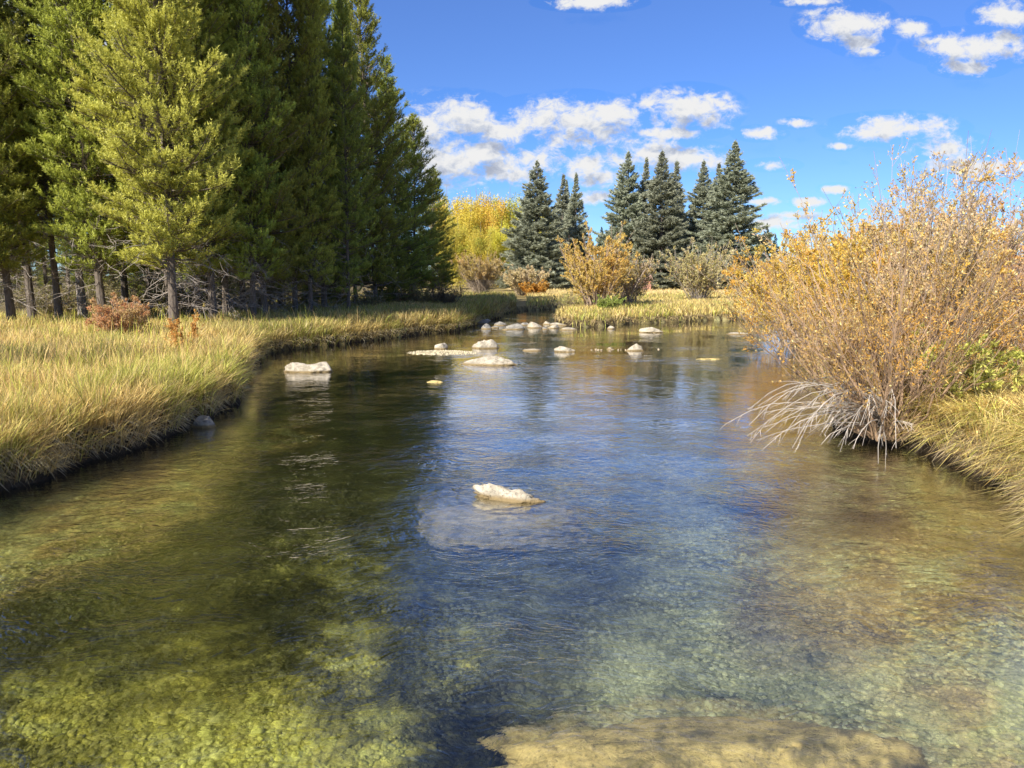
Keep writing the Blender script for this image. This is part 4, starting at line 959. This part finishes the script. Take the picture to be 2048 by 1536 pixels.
for i in range(15):
    px = 70+i*55+rb.uniform(-20, 20); Y = rb.uniform(36, 41) if px < 560 else rb.uniform(44, 58)
    if sdist(np.array([ray(px, 600)[0]/ray(px, 600)[1]*Y]), np.array([Y]))[0] < 1.2: continue
    shrub('understory_bush', 'low dull olive brush growing among the trunks at the edge of the grove', **sh(px, Y, H=rb.uniform(1.3, 2.4), Rm=1.3, seed=400+i, stems=46, sub=5, twig=3, nleaf=5200, leaf=(0.07, 0.03), cols=((0.26, 0.24, 0.09), (0.38, 0.30, 0.13), (0.20, 0.22, 0.07)), wood=(0.26, 0.20, 0.15), spread=0.9, rad=0.014, wmin=0.005, leafz=0.03, group='brush under the pines at the edge of the grove'))
# near right willows
def dead_fan(tb, rng):
    """bleached dead branches that arch down to the water on the river side"""
    n_ = 46; t = np.linspace(0, 1, 8)
    az = rng.normal(R(205), R(26), n_); L = rng.uniform(0.9, 2.7, n_)*np.where(np.abs(az-R(195)) < 0.5, 1.0, 0.7)
    z0 = rng.uniform(0.1, 0.55, n_); rise = rng.uniform(0.1, 0.9, n_)
    X_ = np.cos(az)[:, None]*L[:, None]*t; Y_ = np.sin(az)[:, None]*L[:, None]*t
    Z_ = z0[:, None]+rise[:, None]*np.sin(t*math.pi*0.6)[None]-(z0+rise*0.6+rng.uniform(-0.35, 0.2, n_))[:, None]*t**2.6
    P = np.stack([X_, Y_, np.maximum(Z_, -0.18)], -1); P[:, 1:] += np.cumsum(rng.normal(0, .02, (n_, 7, 3)), axis=1)
    bc = np.array([0.43, 0.38, 0.32])[None]*rng.uniform(0.6, 1.15, (n_, 1))
    tubes(tb, P, rng.uniform(0.007, 0.017, n_)[:, None]*(1-0.72*t)[None], bc, 5)
    m = n_*8; i = rng.integers(0, n_, m); tt = rng.uniform(0.3, 1, m); c, d = samp(P, i, tt)
    L2 = rng.uniform(0.15, 0.65, m)*(1.2-tt); d = nrm(d+rng.normal(0, .33, d.shape)+[0, 0, -0.12])
    Q = c[:, None]+d[:, None]*(L2[:, None]*np.linspace(0, 1, 4))[..., None]; Q[:, 1:, 2] -= (L2[:, None]*np.linspace(0, 1, 4)[1:]**2*0.22)
    Q[..., 2] = np.maximum(Q[..., 2], -0.2)
    tubes(tb, Q, 0.0042*np.linspace(1, 0.5, 4)[None]*np.ones((m, 1)), bc[i], 3)
wb = onz(1765, 862, 0.25)
shrub('willow_bush', 'large foreground willow with bleached dead branches reaching into the river', loc=(wb[0], wb[1], 0.18), H=3.25, Rm=2.2, seed=320, stems=100, sub=7, twig=5, nleaf=21000, leaf=(0.042, 0.012),
      cols=((0.70, 0.38, 0.06), (0.52, 0.35, 0.12), PYEL), wood=(0.27, 0.18, 0.11), lean=(-0.12, 0.05), spread=0.82, rad=0.020, wmin=0.0022, leafz=0.15, dead=dead_fan, sides=5, barefrac=0.3)
x0 = onz(1880, 800, 0.5)
shrub('willow_bush', 'orange leaved willow right behind the foreground willow', loc=(x0[0]+0.2, 16.5, 0.5), H=3.6, Rm=2.2, seed=321, stems=90, sub=6, twig=5, nleaf=49400, leaf=(0.055, 0.018),
      cols=(GOLD, ORG, YLW), wood=(0.32, 0.25, 0.18), spread=0.7, rad=0.018, wmin=0.003, barefrac=0.4)
shrub('willow_bush', 'tall sparse willow with bare grey tops against the clouds', loc=(8.6, 15.0, 0.5), H=4.6, Rm=1.8, seed=322, stems=34, sub=7, twig=5, nleaf=9500, leaf=(0.05, 0.022),
      cols=(GOLD, PINK, PYEL), wood=(0.25, 0.19, 0.14), spread=0.38, rad=0.022, wmin=0.003, barefrac=0.0)
shrub('willow_bush', 'slender willow with reddish leaf tips rising above the foreground willow', loc=(wb[0]+0.9, wb[1]+0.9, 0.35), H=4.5, Rm=1.5, seed=323, stems=22, sub=7, twig=5, nleaf=7980, leaf=(0.045, 0.022),
      cols=(GOLD, PINK, PYEL), wood=(0.25, 0.19, 0.14), spread=0.42, rad=0.020, wmin=0.0025)
shrub('willow_bush', 'reddish brown twiggy thicket at the right edge of the picture', loc=(12.4, 17.5, 0.55), H=4.6, Rm=2.6, seed=324, stems=110, sub=7, twig=5, nleaf=26600, leaf=(0.05, 0.02),
      cols=((0.62, 0.42, 0.20), ORG, PINK), wood=(0.33, 0.23, 0.18), spread=0.8, rad=0.02, wmin=0.003)
shrub('willow_bush', 'tall bare grey brown willow at the right edge of the picture', loc=(11.6, 20.0, 0.55), H=5.4, Rm=2.6, seed=325, stems=60, sub=7, twig=5, nleaf=11400, leaf=(0.06, 0.025),
      cols=(PYEL, PINK, GOLD), wood=(0.31, 0.25, 0.21), spread=0.5, rad=0.025, wmin=0.0035)
shrub('willow_bush', 'gold and orange willow filling the middle of the right thicket', loc=(12.2, 25.0, 0.55), H=4.4, Rm=3.0, seed=326, stems=100, sub=6, twig=4, nleaf=45600, leaf=(0.07, 0.026),
      cols=(GOLD, ORG, OLV), wood=(0.33, 0.26, 0.2), spread=0.8, rad=0.02, wmin=0.004)
shrub('willow_bush', 'yellow willow between the foreground willow and the far bank', loc=(9.6, 23.0, 0.5), H=3.9, Rm=2.6, seed=327, stems=90, sub=6, twig=4, nleaf=38000, leaf=(0.07, 0.026),
      cols=(YLW, GOLD, PYEL), wood=(0.33, 0.26, 0.2), spread=0.8, rad=0.02, wmin=0.004)
shrub('green_shrub', 'yellow green leafy plant growing out of the right bank sedge', loc=(7.3, 11.9, 0.45), H=1.6, Rm=0.8, seed=328, stems=34, sub=4, twig=3, nleaf=6840, leaf=(0.07, 0.022),
      cols=((0.66, 0.66, 0.16), (0.50, 0.54, 0.12)), wood=(0.42, 0.38, 0.16), spread=0.75, rad=0.008, wmin=0.003, leafz=0.05)
shrub('willow_bush', 'low tan bush behind the sedge at the right edge of the picture', loc=(10.6, 14.8, 0.5), H=2.7, Rm=1.8, seed=329, stems=80, sub=6, twig=4, nleaf=16000, leaf=(0.045, 0.018),
      cols=(PINK, GOLD, OLV), wood=(0.33, 0.25, 0.18), spread=0.85, rad=0.014, wmin=0.003)
# left meadow shrubs
lb0 = aty(240, 640, 24.5)
shrub('red_bush', 'reddish orange twiggy bush in the grass in front of the pine trunks', loc=(lb0[0], 24.5, 0.6), H=1.55, Rm=1.2, seed=330, stems=80, sub=6, twig=4, nleaf=17100, leaf=(0.05, 0.02),
      cols=((0.68, 0.36, 0.17), (0.62, 0.46, 0.20)), wood=(0.40, 0.29, 0.20), spread=0.75, rad=0.01, wmin=0.004, leafz=0.1, topbias=0.5)
for (px, Y, H, lb, sd0) in [(352, 19.5, 1.35, 'upright orange seed stalks in the meadow below the bright pine', 331), (385, 21.5, 1.1, 'small rusty stalks right of the upright orange ones', 332)]:
    q = aty(px, 640, Y)
    shrub('dry_plant', lb, loc=(q[0], Y, 0.5), H=H, Rm=0.4, seed=sd0, stems=9, sub=7, twig=3, nleaf=2470, leaf=(0.035, 0.02), cols=((0.75, 0.45, 0.12), (0.7, 0.38, 0.12)), wood=(0.55, 0.36, 0.15), spread=0.14, rad=0.006, wmin=0.003, leafz=0.3, cat='plant')
# ------------------------------------------------------------------ red shed far behind the willow
def box(mb, x0, x1, y0, y1, z0, z1, col):
    v = np.array([[x, y, z] for z in (z0, z1) for y in (y0, y1) for x in (x0, x1)])
    mb.add(v, col, f4=[[0, 2, 3, 1], [4, 5, 7, 6], [0, 1, 5, 4], [1, 3, 7, 5], [3, 2, 6, 7], [2, 0, 4, 6]])
q = aty(1284, 590, 100.0)
sr = empty('shed', (q[0], 100, gz_at(q[0], 100))); tag(sr, 'small salmon red shed half hidden behind the golden willow', 'shed')
b = MB(); box(b, -1.2, 1.0, -0.9, 0.9, 0, 1.7, (0.48, 0.22, 0.15)); b.obj('wall', M_TWIG, sr)
b = MB(); v = np.array([[-1.4, -1.1, 1.69], [1.2, -1.1, 1.69], [1.2, 1.1, 1.69], [-1.4, 1.1, 1.69], [-1.4, 0, 2.3], [1.2, 0, 2.3]])
b.add(v, (0.40, 0.24, 0.18), f4=[[0, 1, 5, 4], [2, 3, 4, 5], [0, 3, 2, 1]], f3=[[0, 4, 3], [1, 2, 5]]); b.obj('roof', M_TWIG, sr)
b = MB(); box(b, -0.4, 0.35, -0.94, -0.903, 0.0, 1.5, (0.30, 0.14, 0.10)); b.obj('door', M_TWIG, sr)
